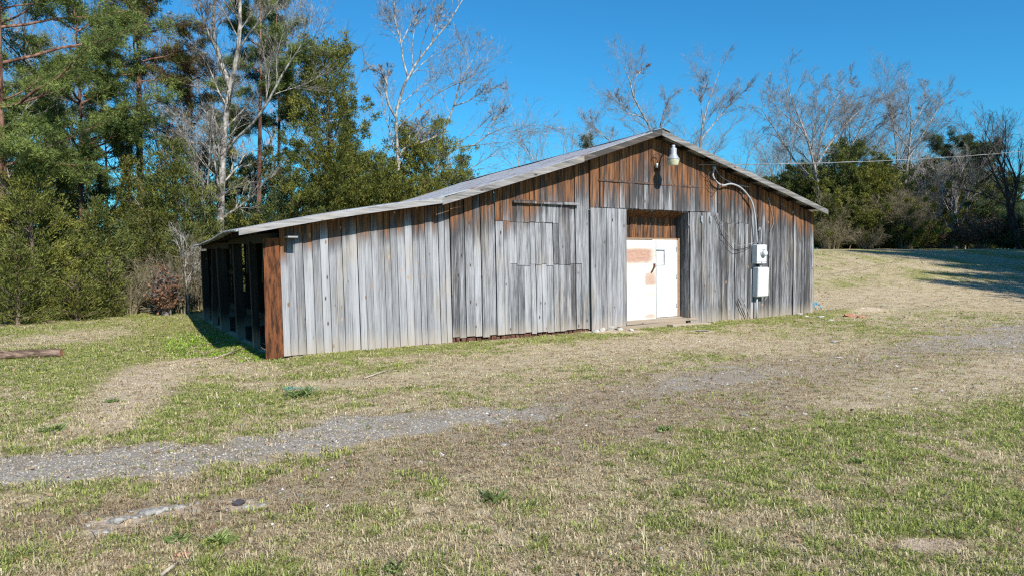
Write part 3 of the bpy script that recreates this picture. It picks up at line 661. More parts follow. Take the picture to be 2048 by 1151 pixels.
# roof: three corrugated sheets with real thickness
def roof_sheet(name, s0, s1, ns, t0, t1, mat, th=0.022, wave=0.012, drop=None, lift=0.0, taper=0.0):
    nt = int((t1 - t0) / 0.05); ss = [s0 + (s1 - s0) * i / ns for i in range(ns + 1)]; V = []
    for k in (0, 1):
        for j in range(nt + 1):
            t = t0 + (t1 - t0) * j / nt
            for s in ss:
                z = roof_z(s, t) + lift + wave * math.sin(t * 2 * math.pi / 0.2) * (1 if wave else 0) + 0.012 * math.sin(t * 1.7 + s) - k * th
                if drop: z += drop(s, t)
                V.append((s - LEAN * z + taper * t * max(0, (s1 - s) / (s1 - s0)), t, z))
    n = ns + 1; m = (nt + 1) * n; f = []
    for j in range(nt):
        for i in range(ns):
            a = j * n + i; f.append((a, a + 1, a + n + 1, a + n)); f.append((m + a + n, m + a + n + 1, m + a + 1, m + a))
    for j in range(nt):
        a = j * n; f.append((a, a + n, m + a + n, m + a)); a = j * n + ns; f.append((a + n, a, m + a, m + a + n))
    for i in range(ns):
        f.append((i + 1, i, m + i, m + i + 1)); a = nt * n + i; f.append((a, a + 1, m + a + 1, m + a))
    q = MB(); q.add(V, f); return q.build(name, mat, barn, smooth=False)
rp = roof_sheet('roof_sheet', 2.98, 9.24, 6, -0.40, 9.6, M['roof'])
rp = roof_sheet('roof_sheet', 9.25, 16.24, 4, -0.40, 9.6, M['roof'])
rp = roof_sheet('roof_sheet', -0.79, 3.20, 6, -0.40, 8.3, M['roof'], drop=lambda s, t: 0.020 * math.sin(t * 0.9) * max(0, (0.9 - s) / 1.6) - 0.012, lift=0.0, taper=0.055)
q = MB()
for a, b_ in (((8.95, 4.865 + .012), (9.25, 4.965)), ((9.25, 4.965), (9.55, 4.885))):
    V = [(a[0], -0.45, a[1]), (b_[0], -0.45, b_[1]), (b_[0], 9.65, b_[1] - 0.43), (a[0], 9.65, a[1] - 0.43)]; V += [(x, y, z - 0.012) for x, y, z in V]
    q.add(lean_pts(np.array(V)), [(0, 1, 2, 3), (7, 6, 5, 4), (4, 5, 1, 0), (5, 6, 2, 1), (6, 7, 3, 2), (7, 4, 0, 3)])
q.build('ridge_cap', M['galv'], barn)
# fascia boards along the rake
def fascia(s0, s1, h, top, tone, t=-0.400, th=0.035, br=0.1, n=5):
    q = MB(); V = []
    for i in range(n + 1):
        s = s0 + (s1 - s0) * i / n; z = roof_z(s) - top
        V += [(s, t - th, z - h), (s, t - th, z), (s, t, z), (s, t, z - h)]
    f = [(i * 4 + j, i * 4 + (j + 1) % 4, i * 4 + 4 + (j + 1) % 4, i * 4 + 4 + j) for i in range(n) for j in range(4)] + [(3, 2, 1, 0), tuple(n * 4 + j for j in range(4))]
    q.add(lean_pts(np.array(V)), f, (tone, br, 0.2)); return q.build('fascia', M['trim'], barn)
fascia(-0.77, 3.15, 0.108, 0.014, 0.74, br=0.0)['label'] = 'pale lean-to fascia board'
fascia(3.13, 6.77, 0.135, 0.016, 0.56, t=-0.404, br=0.0)
fascia(6.73, 9.24, 0.130, 0.012, 0.22, t=-0.400, br=0.25)
fascia(9.245, 16.21, 0.140, 0.014, 0.55, br=0.1, n=2)
# purlins & rafters under the roof
for s in [x * 0.9 - 0.5 for x in range(0, 19)]:
    z = roof_z(s) - 0.045; q = MB()
    q.box((s - 0.05, -0.362, z - 0.10), (s + 0.05, 0.3, z), (0.4, 0.3, 0.4)); lean_pts(q.v[0])
    q.build('rafter_tail', M['dark_wood'], barn)
for i in range(15):
    t = 0.35 + i * 0.54; V = []; q = MB()
    for s in (-0.62 + 0.05 * t, 3.4):
        z = roof_z(s, t) - 0.05 + (0.02 if s < 1 else 0)
        V += [(s, t, z - 0.11), (s, t, z), (s, t + 0.05, z), (s, t + 0.05, z - 0.11)]
    q.add(lean_pts(np.array(V)), [(j, (j + 1) % 4, 4 + (j + 1) % 4, 4 + j) for j in range(4)] + [(3, 2, 1, 0), (4, 5, 6, 7)], (0.4, 0.3, 0.4))
    q.build('rafter', M['dark_wood'], barn)
q = MB(); q.box((0.02, -0.34, 2.17), (0.20, -0.05, 2.20), (0.75, 0, 0)); q.build('loose_shingle', M['trim'], barn)

# ------------------------------------------------------------------ fittings on the barn
def on_barn(name, s, t, z, label, cat, group=None):
    p = from_barn(s - LEAN * z, t, z); return empty(name, p, YAW, label, cat, group)
# yard lamp
lp = on_barn('yard_lamp', 9.42, -0.128, 3.86, 'grey bell-shaped yard lamp on a curved arm under the gable peak', 'lamp')
q = MB(); q.tube([(0, 0.0, 0.16), (0.0, -0.03, 0.30), (0.0, -0.08, 0.43), (0.0, -0.2, 0.52), (0.0, -0.34, 0.56), (0.0, -0.42, 0.57)], 0.017, 10)
q.box((-0.035, -0.02, 0.08), (0.035, 0.02, 0.22), bev=0.005); q.build('arm', M['rust_iron'], lp, True)
LZ = lambda z: 0.17 + (z + 0.10) * 0.66
q = MB(); o_ = (0, -0.49, 0)
q.lathe([(r * .84, LZ(z)) for r, z in [(0.0, 0.66), (0.048, 0.66), (0.052, 0.60), (0.046, 0.56), (0.050, 0.555), (0.090, 0.54), (0.096, 0.52), (0.096, 0.33), (0.104, 0.30), (0.150, 0.20), (0.182, 0.15), (0.186, 0.115), (0.0, 0.112)]], 28, o_); q.build('lamp_housing', M['lamp_cap'], lp, True)
q = MB(); pr = []
for i in range(15): z = 0.11 - i * 0.0145; pr.append(((0.178 - 0.045 * (i / 14) ** 1.5 + (0.004 if i % 2 else 0)) * .84, LZ(z)))
q.lathe([(0.0, LZ(0.111))] + pr + [(0.10, LZ(-0.098)), (0.0, LZ(-0.10))], 28, o_); q.build('lamp_glass', M['lamp_glass'], lp, True)
q = MB(); q.lathe([(0, 0.15), (0.03, 0.15), (0.032, 0.26), (0.02, 0.27), (0, 0.27)], 12, (-0.10, -0.03, 0)); q.build('insulator', M['lamp_cap'], lp, True)
q = MB(); q.tube([(-0.10, -0.03, 0.26), (-0.10, -0.05, 0.33), (-0.16, -0.05, 0.40), (-0.22, -0.02, 0.42), (-0.24, -0.01, 0.36)], 0.009, 6); q.tube([(-0.22, -0.02, 0.45), (-0.12, -0.06, 0.51), (0.0, -0.04, 0.47)], 0.006, 6); q.build('wire', M['black_cable'], lp, True)
# meter and breaker boxes
mt = on_barn('electric_meter_box', 13.37, -0.035, 1.56, 'white electric meter box with round dial, above the longer box', 'meter box')
q = MB(); q.box((-0.20, -0.17, 0.0), (0.22, 0.0, 0.54), bev=0.012); q.build('box', M['enamel'], mt)
q = MB()
q.lathe([(0, 0), (0.118, 0), (0.118, 0.025), (0.10, 0.03), (0, 0.03)], 24)
for v in q.v: v[:] = np.stack([v[:, 0] + 0.06, -0.17 - v[:, 2], v[:, 1] + 0.30], 1)
q.build('meter_ring', M['galv'], mt, True)
q = MB(); q.lathe([(0, 0.03), (0.085, 0.03), (0.082, 0.09), (0.06, 0.115), (0, 0.12)], 24)
for v in q.v: v[:] = np.stack([v[:, 0] + 0.06, -0.17 - v[:, 2], v[:, 1] + 0.30], 1)
q.build('meter_glass', M['enamel'], mt, True)
q = MB(); q.box((-0.20, -0.1735, 0.05), (0.22, -0.1705, 0.062)); q.box((-0.02, -0.182, 0.02), (0.03, -0.171, 0.045)); q.tube([(0.1, -0.06, -0.12), (0.1, -0.06, 0.0)], 0.035, 12); q.build('nipple', M['conduit'], mt, True)
pb = on_barn('breaker_box', 13.42, -0.035, 0.62, 'tall white breaker box below the round meter, above a grey conduit', 'breaker box')
q = MB(); q.box((-0.22, -0.17, 0.0), (0.24, 0.0, 0.84), bev=0.012); q.build('box', M['enamel'], pb)
q = MB(); q.box((-0.20, -0.183, 0.02), (0.245, -0.172, 0.825), bev=0.004); q.build('cover', M['white_paint'], pb)
q = MB(); q.tube([(-0.08, -0.05, -0.75), (-0.09, -0.05, 0.0)], 0.028, 10); q.build('conduit', M['conduit'], pb, True)
q = MB(); q.tube([(0.24, -0.08, -0.01), (0.26, -0.09, -0.09), (0.20, -0.09, -0.11), (0.27, -0.1, -0.05), (0.40, -0.05, 0.05), (0.48, -0.03, 0.18), (0.38, -0.03, 0.30), (0.28, -0.03, 0.2)], 0.007, 6); q.build('loose_wire', M['grey_cable'], pb, True)
# service conduit
def fp(px, py, t=-0.13):
    """spot of the front wall seen at a place in the photograph, in barn axes"""
    d = ray(px, py); nx_, ny_ = -SD, CD
    k = ((BO[0]) * nx_ + BO[1] * ny_ + t) / (d[0] * nx_ + d[1] * ny_)
    s, tt = to_barn(d[0] * k, d[1] * k); return (s, tt, EYE + d[2] * k)
def smooth_path(P, k=4):
    P = [Vector(p) for p in P]; out = []
    for i in range(len(P) - 1):
        a, b_, c_, d_ = P[max(i - 1, 0)], P[i], P[i + 1], P[min(i + 2, len(P) - 1)]
        for j in range(k):
            u = j / k; out.append(0.5 * ((2 * b_) + (c_ - a) * u + (2 * a - 5 * b_ + 4 * c_ - d_) * u * u + (3 * b_ - a - 3 * c_ + d_) * u ** 3))
    return out + [P[-1]]
def wall_thing(name, mat, label, cat, pieces, z0=0.0):
    o = empty(name, (BO[0], BO[1], 0), YAW, label, cat); k = 0
    ob = None
    return o
sc_ = empty('service_conduit', (BO[0], BO[1], 0), YAW, 'bent grey conduit arching from the eave wires down to the meter box', 'conduit')
q = MB(); q.tube(smooth_path([fp(*p) for p in ((1514, 486), (1512, 455), (1508, 420), (1500, 397), (1482, 376), (1462, 368), (1446, 371), (1434, 365), (1426, 352), (1428, 339))]), 0.025, 10); q.build('pipe', M['conduit'], sc_, True)
q = MB(); q.tube(smooth_path([fp(1522, 486, -.1), fp(1522, 462, -.1), fp(1519, 456, -.08), fp(1517, 462, -.06)]), 0.018, 8); q.build('ground_pipe', M['conduit'], sc_, True)
q = MB(); q.lathe([(0, -0.05), (0.05, -0.05), (0.06, 0.02), (0.03, 0.06), (0, 0.065)], 12, fp(1428, 336)); q.build('weatherhead', M['lamp_cap'], sc_, True)
q = MB()
for pts in (((1428, 336), (1420, 345), (1414, 360), (1424, 378), (1434, 382), (1438, 372), (1430, 360)), ((1428, 338), (1438, 350), (1446, 362), (1436, 376), (1422, 368), (1416, 352), (1424, 340)),
            ((1430, 336), (1446, 346), (1458, 352), (1466, 345), (1462, 333)), ((1402, 330), (1408, 344), (1420, 356), (1432, 360))):
    q.tube(smooth_path([fp(a, c_, -.16) for a, c_ in pts]), 0.007, 6)
q.build('drop_wires', M['black_cable'], sc_, True)
q = MB(); q.tube(smooth_path([fp(a, c_, -.12) for a, c_ in ((1432, 338), (1440, 352), (1462, 365), (1480, 371), (1500, 374))]), 0.012, 6); q.build('tie_wire', M['grey_cable'], sc_, True)
def cable(name, mat, label, pts, r, t=-0.06):
    q = MB(); q.tube(smooth_path([fp(a, c_, t) for a, c_ in pts]), r, 6); o = q.build(name, M[mat], None, True)
    o.location = (BO[0], BO[1], 0); o.rotation_euler = (0, 0, YAW); return tag(o, label, 'cable')
cable('cable', 'black_cable', 'thin dark cable sagging from the right sliding door to the meter box', ((1431, 428), (1442, 465), (1458, 488), (1470, 500), (1484, 500), (1507, 489)), 0.007, -0.12)
cable('cable', 'grey_cable', 'thin pale cable stretched from the right sliding door to the meter box', ((1431, 428), (1450, 462), (1470, 488), (1480, 492), (1507, 486)), 0.007, -0.15)
cable('cable', 'grey_cable', 'pale frayed cord hanging from the eave right of the meter box', ((1536, 395), (1543, 420), (1547, 445), (1540, 464)), 0.008)
cable('metal_rod', 'rust_iron', 'dark rod leaning on the boards left of the breaker box', ((1491, 640), (1480, 615), (1474, 600)), 0.013)
cable('metal_rod', 'grey_cable', 'pale grey rod leaning on the boards just left of the conduit', ((1500, 638), (1494, 618), (1482, 592)), 0.014, -0.1)
# power line to a pole beyond the right edge
A_ = from_barn(*fp(1399, 330, -.2)[:2], fp(1399, 330, -.2)[2]); B_ = at(2048, 288, 30); E_ = B_ + (B_ - A_) * 0.62
q = MB(); pts = []
for i in range(33):
    f = i / 32; p = A_.lerp(E_, f); p.z += -0.55 * 4 * f * (1 - f) * 0.6; pts.append(p)
d_ = at(2048, 288, 30).z - pts[20].z
q.tube(pts, 0.008, 6); q.tube([p + Vector((0.0, 0.01, 0.02 * math.sin(i * 2.1))) for i, p in enumerate(pts)], 0.007, 5)
pl = q.build('power_line', M['grey_cable'], None, True); tag(pl, 'twisted overhead power line running from the gable off to the right', 'power line')
q = MB(); q.tube([(E_.x, E_.y, tz(E_.x, E_.y) - .3), (E_.x, E_.y, E_.z + 0.8)], [0.16, 0.12], 12); q.box((E_.x - .9, E_.y - .05, E_.z + .3), (E_.x + .9, E_.y + .05, E_.z + .42))
tag(q.build('utility_pole', M['bark_grey'], None, True), 'wooden utility pole carrying the overhead line', 'pole')
#TREES
# ------------------------------------------------------------------ trees
def tubes_batch(groups):
    """groups: list of (P (B,k,3), R (B,k), sides) -> verts, quads"""
    VV, FF, off = [], [], 0
    for P, Rr, n in groups:
        if len(P) == 0: continue
        B, k, _ = P.shape; d = P[:, -1] - P[:, 0]; d /= np.linalg.norm(d, axis=1)[:, None] + 1e-9
        ref = np.where(np.abs(d[:, 2:3]) > 0.9, np.array([[1.0, 0, 0]]), np.array([[0, 0, 1.0]]))
        u = np.cross(d, ref); u /= np.linalg.norm(u, axis=1)[:, None]; w = np.cross(d, u)
        an = np.arange(n) * 2 * math.pi / n
        ring = np.cos(an)[None, :, None] * u[:, None] + np.sin(an)[None, :, None] * w[:, None]      # B,n,3
        V = P[:, :, None, :] + Rr[:, :, None, None] * ring[:, None]
        i = np.arange(k - 1)[:, None]; j = np.arange(n)[None]
        q = np.stack([i * n + j, i * n + (j + 1) % n, (i + 1) * n + (j + 1) % n, (i + 1) * n + j], -1).reshape(-1, 4)
        FF.append((q[None] + (np.arange(B) * k * n)[:, None, None]).reshape(-1, 4) + off)
        VV.append(V.reshape(-1, 3)); off += B * k * n
    return np.concatenate(VV), np.concatenate(FF)

def grow(rg, P, Rr, nch, lo, hi, lrat, spread, up, k, rr=0.55, rmin=0.005, lvar=0.5):
    """children of the branches P (B,kk,3): nch each, returns (B*nch,k,3)"""
    B, kk, _ = P.shape; n = B * nch
    par = np.repeat(np.arange(B), nch); u = lo + (hi - lo) * ((np.tile(np.arange(nch), B) + rg.random(n)) / nch)
    f = u * (kk - 1); i = np.minimum(f.astype(int), kk - 2); t = (f - i)[:, None]
    st = P[par, i] * (1 - t) + P[par, i + 1] * t; r0 = (Rr[par, i] * (1 - t[:, 0]) + Rr[par, i + 1] * t[:, 0]) * rr
    d = P[par, i + 1] - P[par, i]; d /= np.linalg.norm(d, axis=1)[:, None] + 1e-9
    q = rg.normal(size=(n, 3)); q -= (q * d).sum(1)[:, None] * d; q /= np.linalg.norm(q, axis=1)[:, None]
    a = np.abs(rg.normal(spread, 0.18, n))[:, None]
    dd = d * np.cos(a) + q * np.sin(a); dd[:, 2] += up; dd /= np.linalg.norm(dd, axis=1)[:, None]
    Lp = np.linalg.norm(np.diff(P, axis=1), axis=2).sum(1)[par]
    L = Lp * lrat * (1 - lvar * u) * rg.uniform(0.6, 1.25, n)
    out = [st]; c = dd
    for s in range(k - 1):
        c = c + rg.normal(0, 0.10, (n, 3)); c[:, 2] += up * 0.35; c = c / np.linalg.norm(c, axis=1)[:, None]
        out.append(out[-1] + c * (L / (k - 1))[:, None])
    Q = np.stack(out, 1); r0 = np.maximum(r0, rmin)
    RR = np.maximum(r0[:, None] * np.linspace(1, 0.35, k)[None], rmin * 0.7)
    return Q, RR

def resample(pts, k):
    P = np.array([tuple(p) for p in smooth_path(pts, 6)]); L = np.concatenate([[0], np.cumsum(np.linalg.norm(np.diff(P, axis=0), axis=1))])
    t = np.linspace(0, L[-1], k); return np.stack([np.interp(t, L, P[:, i]) for i in range(3)], 1)

def finish_tree(root, lows, highs, matk, twig=None):
    V, Fq = tubes_batch(lows); raw_mesh('trunk', V, Fq, 4, M[matk], root).data.polygons.foreach_set('use_smooth', np.ones(len(Fq), bool))
    V, Fq = tubes_batch(highs); raw_mesh('crown', V, Fq, 4, M[twig or matk], root)

def bare_tree(px, depth, top, label, seed, mat='bark_grey', twig=None, stems=1, spread=0.55, r0=0.13, dens=1.0, name='bare_tree', cat='tree', group=None, up=0.06, fork=0.30, base_z=None, tmin=0.007, width=1.0, leanx=0.0):
    rg = np.random.default_rng(seed); c = at(px, 500, depth); gz = tz(c.x, depth) - 0.1; H = at(px, top, depth).z - gz
    root = empty(name, (c.x, depth, gz), 0, label, cat, group)
    S = []
    for i in range(stems):
        a = rg.random() * 6.28; ln = (rg.uniform(0.04, 0.16) if stems == 1 else rg.uniform(0.22, 0.55)) * H * width; o = 0.25 * (stems > 1)
        hh = H * rg.uniform(0.82, 1.0) if i else H
        S.append(resample([(math.cos(a) * o, math.sin(a) * o, 0), (math.cos(a) * (o + ln * .25) + leanx * .2, math.sin(a) * ln * .25, hh * .3), (math.cos(a + .4) * (o + ln * .6) + leanx * .6, math.sin(a + .4) * ln * .6, hh * .65), (math.cos(a + .2) * (o + ln) + leanx, math.sin(a + .2) * ln, hh)], 12))
    P = np.stack(S); Rr = np.tile(np.linspace(1, 0.10, 12) ** 0.9 * r0, (stems, 1)); Rr = np.maximum(Rr, 0.012)
    n1 = int((13 if stems == 1 else 9) * dens)
    A, RA = grow(rg, P, Rr, n1, fork, 0.97, 0.55 * width, spread, up, 7, 0.55, 0.012, 0.55)
    Bq, RB = grow(rg, A, RA, int(7 * dens), 0.2, 1.0, 0.58, 0.48, up, 6, 0.55, tmin * 1.1)
    Cq, RC = grow(rg, Bq, RB, int(5.5 * dens), 0.05, 0.95, 0.75, 0.50, up * .8, 5, 0.6, tmin * .75)
    Dq, RD = grow(rg, Cq, RC, 3, 0.2, 1.0, 0.75, 0.45, up * .5, 4, 0.7, tmin * 0.6)
    E_, RE = grow(rg, P, Rr, int(8 * dens), 0.75, 1.0, 0.16, 0.5, up, 5, 0.5, tmin)
    finish_tree(root, [(P, Rr, 9), (A, RA, 6)], [(Bq, RB, 4), (Cq, RC, 3), (Dq, RD, 3), (E_, RE, 3)], mat, twig)
    return root

def drawn_tree(px, depth, stems, label, seed, mat, name='bare_tree', twigs=(7, 6, 5, 3), tmin=0.007, twig=None, lr=0.42):
    """a tree whose main stems follow given outlines (px, py, depth offset, radius)"""
    rg = np.random.default_rng(seed); c = at(px, 500, depth); gz = tz(c.x, depth) - 0.1
    root = empty(name, (c.x, depth, gz), 0, label, 'tree'); Ps, Rs = [], []
    for st in stems:
        pts = []
        for (x, y, dy, r) in st:
            p = at(x, y, depth + dy); pts.append((p.x - c.x, p.y - depth, (p.z - gz)))
        if st[0][1] > 470: pts[0] = (pts[0][0], pts[0][1], 0.0)
        Ps.append(resample(pts, 14)); Rs.append(np.interp(np.linspace(0, 1, 14), np.linspace(0, 1, len(st)), [q[3] for q in st]))
    P = np.stack(Ps); Rr = np.stack(Rs)
    A, RA = grow(rg, P, Rr, twigs[0] + 2, 0.35, 1.0, lr, 0.65, 0.05, 7, 0.40, 0.009, 0.4)
    Bq, RB = grow(rg, A, RA, twigs[1] + 1, 0.2, 1.0, 0.58, 0.5, 0.04, 6, 0.55, tmin * .8)
    Cq, RC = grow(rg, Bq, RB, twigs[2], 0.05, 0.95, 0.80, 0.5, 0.03, 4, 0.6, tmin * .6)
    Dq, RD = grow(rg, Cq, RC, twigs[3], 0.1, 0.9, 0.85, 0.45, 0.02, 3, 0.7, tmin * 0.5)
    finish_tree(root, [(P, Rr, 10)], [(A, RA, 5), (Bq, RB, 4), (Cq, RC, 3), (Dq, RD, 3)], mat, twig)
    return root

def leaf_quads(C, D, L, Wd, rg):
    """rhombic leaves at C pointing along D"""
    n = len(C); q = rg.normal(size=(n, 3)); q -= (q * D).sum(1)[:, None] * D; q /= np.linalg.norm(q, axis=1)[:, None] + 1e-9
    L = L[:, None]; Wd = Wd[:, None]
    V = np.stack([C, C + D * L * .45 + q * Wd * .5, C + D * L, C + D * L * .45 - q * Wd * .5], 1).reshape(-1, 3)
    return V, np.arange(n * 4).reshape(-1, 4)

GREENS = {'olive': ((0.038, 0.054, 0.012), (0.20, 0.21, 0.045)), 'yellow': ((0.075, 0.085, 0.015), (0.26, 0.25, 0.050)), 'blue': ((0.020, 0.037, 0.014), (0.115, 0.15, 0.050)), 'pine': ((0.040, 0.066, 0.016), (0.24, 0.30, 0.075)), 'darkpine': ((0.027, 0.054, 0.027), (0.099, 0.156, 0.071)), 'brown': ((0.07, 0.045, 0.028), (0.221, 0.147, 0.089)), 'rust': ((0.11, 0.055, 0.03), (0.357, 0.2, 0.116))}
def cedar(px, depth, top, hw, label, seed, tint='olive', name='cedar_tree', dens=1.0, low=0.0, tip=0.75, group=None, leafs=1.0, blend=None, x_off=0.0, cat='tree', wide=0.3):
    rg = np.random.default_rng(seed); c = at(px, 500, depth); gz = tz(c.x, depth) - 0.05; H = at(px, top, depth).z - gz
    Rm = hw / F_PX * depth; root = empty(name, (c.x, depth, gz), 0, label, cat, group)
    nb = int(60 + 26 * H); h = low + (1 - low) * rg.random(nb) ** 0.9; az = rg.random(nb) * 6.283
    prof = np.where(h < wide, 0.78 + 0.22 * h / wide, (1 - ((h - wide) / (1 - wide)) ** 1.25)) ** tip
    ph = rg.random(6) * 6.28
    lobes = 1 + 0.20 * np.sin(az * 2 + ph[0] + h * 5) + 0.17 * np.sin(az * 3 + ph[1] - h * 9) + 0.14 * np.sin(h * 21 + ph[2] + az)
    Lb = Rm * np.clip(prof * lobes * rg.uniform(0.45, 1.22, nb), 0.10 + 0.02 * H, None)
    d = np.stack([np.cos(az), np.sin(az), rg.uniform(0.15, 0.62, nb) + 0.5 * h], 1); d /= np.linalg.norm(d, axis=1)[:, None]
    o = np.stack([0 * az, 0 * az, h * H * 0.97], 1) - np.stack([0 * az, 0 * az, Lb * d[:, 2] * 0.75], 1)
    o[:, 2] = np.maximum(o[:, 2], 0.1)
    N = int(5200 * Rm * H ** 0.9 * dens / leafs ** 1.3); wgt = Lb ** 1.4; bi = rg.choice(nb, N, p=wgt / wgt.sum())
    ncl = 9; cl = rg.integers(0, ncl, N); u = 0.22 + 0.80 * ((cl + rg.random(N) * 0.7) / ncl) ** 0.62
    off = rg.normal(size=(nb, ncl, 3)) * (0.085 * Lb[:, None, None] + 0.02); off[..., 2] *= 0.6
    C = o[bi] + d[bi] * (Lb[bi] * u)[:, None] + off[bi, cl] + rg.normal(size=(N, 3)) * 0.070 * (0.5 + 0.5 * leafs)
    C[:, 2] -= 0.10 * Lb[bi] * u ** 2; C[:, 2] = np.maximum(C[:, 2], 0.02)
    D = d[bi] * 1.0 + rg.normal(size=(N, 3)) * 0.5 + np.array([0, 0, 0.30]); D /= np.linalg.norm(D, axis=1)[:, None]
    L = rg.uniform(0.05, 0.14, N) * leafs * (0.6 + depth / 60); Wd = L * rg.uniform(0.20, 0.34, N)
    V, Fq = leaf_quads(C, D, L, Wd, rg)
    a, b_ = np.array(GREENS[tint][0]), np.array(GREENS[tint][1])
    clc = rg.random((nb, ncl)) * 0.50 + 0.35 * rg.random((nb, 1)) - 0.05; f = np.clip(clc[bi, cl] + rg.random(N) * 0.35 - 0.05, 0, 1)[:, None]
    col = a + (b_ - a) * f
    if blend:
        a2, b2 = np.array(GREENS[blend][0]), np.array(GREENS[blend][1]); m = (rg.random(nb) < 0.3)[bi][:, None]; col = np.where(m, a2 + (b2 - a2) * f, col)
    raw_mesh('foliage', V, Fq, 4, M['leaf'], root, fcol=col)
    P = np.stack([resample([(0, 0, 0), (0.04 * Rm, 0, H * .5), (0, 0, H * .97)], 8)]); Rr = np.linspace(0.055 + 0.009 * H, 0.012, 8)[None]
    k_ = rg.choice(nb, min(nb, 90), replace=False); B0 = np.stack([o[k_], o[k_] + d[k_] * (Lb[k_] * .45)[:, None], o[k_] + d[k_] * (Lb[k_] * .9)[:, None]], 1)
    V, Fq = tubes_batch([(P, Rr, 8), (B0, np.tile([[0.022, 0.014, 0.007]], (len(k_), 1)), 4)])
    raw_mesh('trunk', V, Fq, 4, M['bark_cedar'], root)
    return root

def pine(px, depth, top, label, seed, tint='pine', r0=0.16, low=0.35, Rm=2.4, dens=1.0, lean=(0, 0), name='pine_tree', bark_='bark_pine', clump=0.30, droop=0.0, group=None, blend=None, nl=None, sided=None):
    rg = np.random.default_rng(seed); c = at(px, 500, depth); gz = tz(c.x, depth) - 0.1; H = at(px, top, depth).z - gz if top is not None else 15.0
    root = empty(name, (c.x, depth, gz), 0, label, 'tree', group)
    P = np.stack([resample([(0, 0, 0), (lean[0] * .3, lean[1] * .3, H * .35), (lean[0] * .6 + 0.1, lean[1] * .6, H * .7), (lean[0], lean[1], H)], 12)])
    Rr = (np.linspace(1, 0.12, 12) * r0)[None]
    nb = nl or int(4.6 * H * (1 - low)); h = low + (1 - low) * rg.random(nb); az = rg.random(nb) * 6.283
    if sided is not None: az = sided + rg.normal(0, 0.9, nb)
    hh = (h - low) / (1 - low); Lb = Rm * (0.35 + 0.65 * np.sin(np.pi * np.clip(0.25 + 0.72 * hh, 0, 1))) * rg.uniform(0.5, 1.15, nb)
    i = h * 11; i0 = np.minimum(i.astype(int), 10); t = (i - i0)[:, None]; st = P[0][i0] * (1 - t) + P[0][i0 + 1] * t
    d = np.stack([np.cos(az), np.sin(az), rg.uniform(-0.1, 0.45, nb) + 0.5 * hh - droop], 1); d /= np.linalg.norm(d, axis=1)[:, None]
    pts = [st]; cdir = d
    for s in range(5): cdir = cdir + rg.normal(0, 0.12, (nb, 3)) + np.array([0, 0, 0.06]); cdir /= np.linalg.norm(cdir, axis=1)[:, None]; pts.append(pts[-1] + cdir * (Lb / 5)[:, None])
    A = np.stack(pts, 1); RA = np.maximum(0.05 * (Lb / Rm)[:, None] * np.linspace(1, 0.25, 6)[None], 0.010)
    Bq, RB = grow(rg, A, RA, 7, 0.3, 1.0, 0.36, 0.75, 0.08, 4, 0.6, 0.007, 0.3)
    tips = np.concatenate([Bq[:, -1], Bq[:, -2], Bq[:, -3], A[:, -1], A[:, -2]]); nt = len(tips)
    N = int(nt * 120 * dens); ti = rg.integers(0, nt, N); off = rg.normal(size=(N, 3)); off /= np.linalg.norm(off, axis=1)[:, None]
    sub = rg.normal(size=(nt, 5, 3)) * clump * 0.42; sub[..., 2] *= 0.55; si = rg.integers(0, 5, N)
    C = tips[ti] + sub[ti, si] + off * 0.03; D = off + np.array([0, 0, 0.35]); D /= np.linalg.norm(D, axis=1)[:, None]
    L = rg.uniform(0.08, 0.18, N) * (0.65 + depth / 80); V, Fq = leaf_quads(C, D, L, L * 0.07 + 0.008, rg)
    a, b_ = np.array(GREENS[tint][0]), np.array(GREENS[tint][1]); f = np.clip(rg.random(nt)[ti] * 0.75 + rg.random(N) * 0.35 - 0.05, 0, 1)[:, None]; col = a + (b_ - a) * f
    if blend: a2, b2 = np.array(GREENS[blend][0]), np.array(GREENS[blend][1]); m = (rg.random(nt) < 0.35)[ti][:, None]; col = np.where(m, a2 + (b2 - a2) * f, col)
    raw_mesh('foliage', V, Fq, 4, M['leaf'], root, fcol=col)
    V, Fq = tubes_batch([(P, Rr, 10), (A, RA, 5), (Bq, RB, 3)]); raw_mesh('trunk', V, Fq, 4, M[bark_], root)
    return root

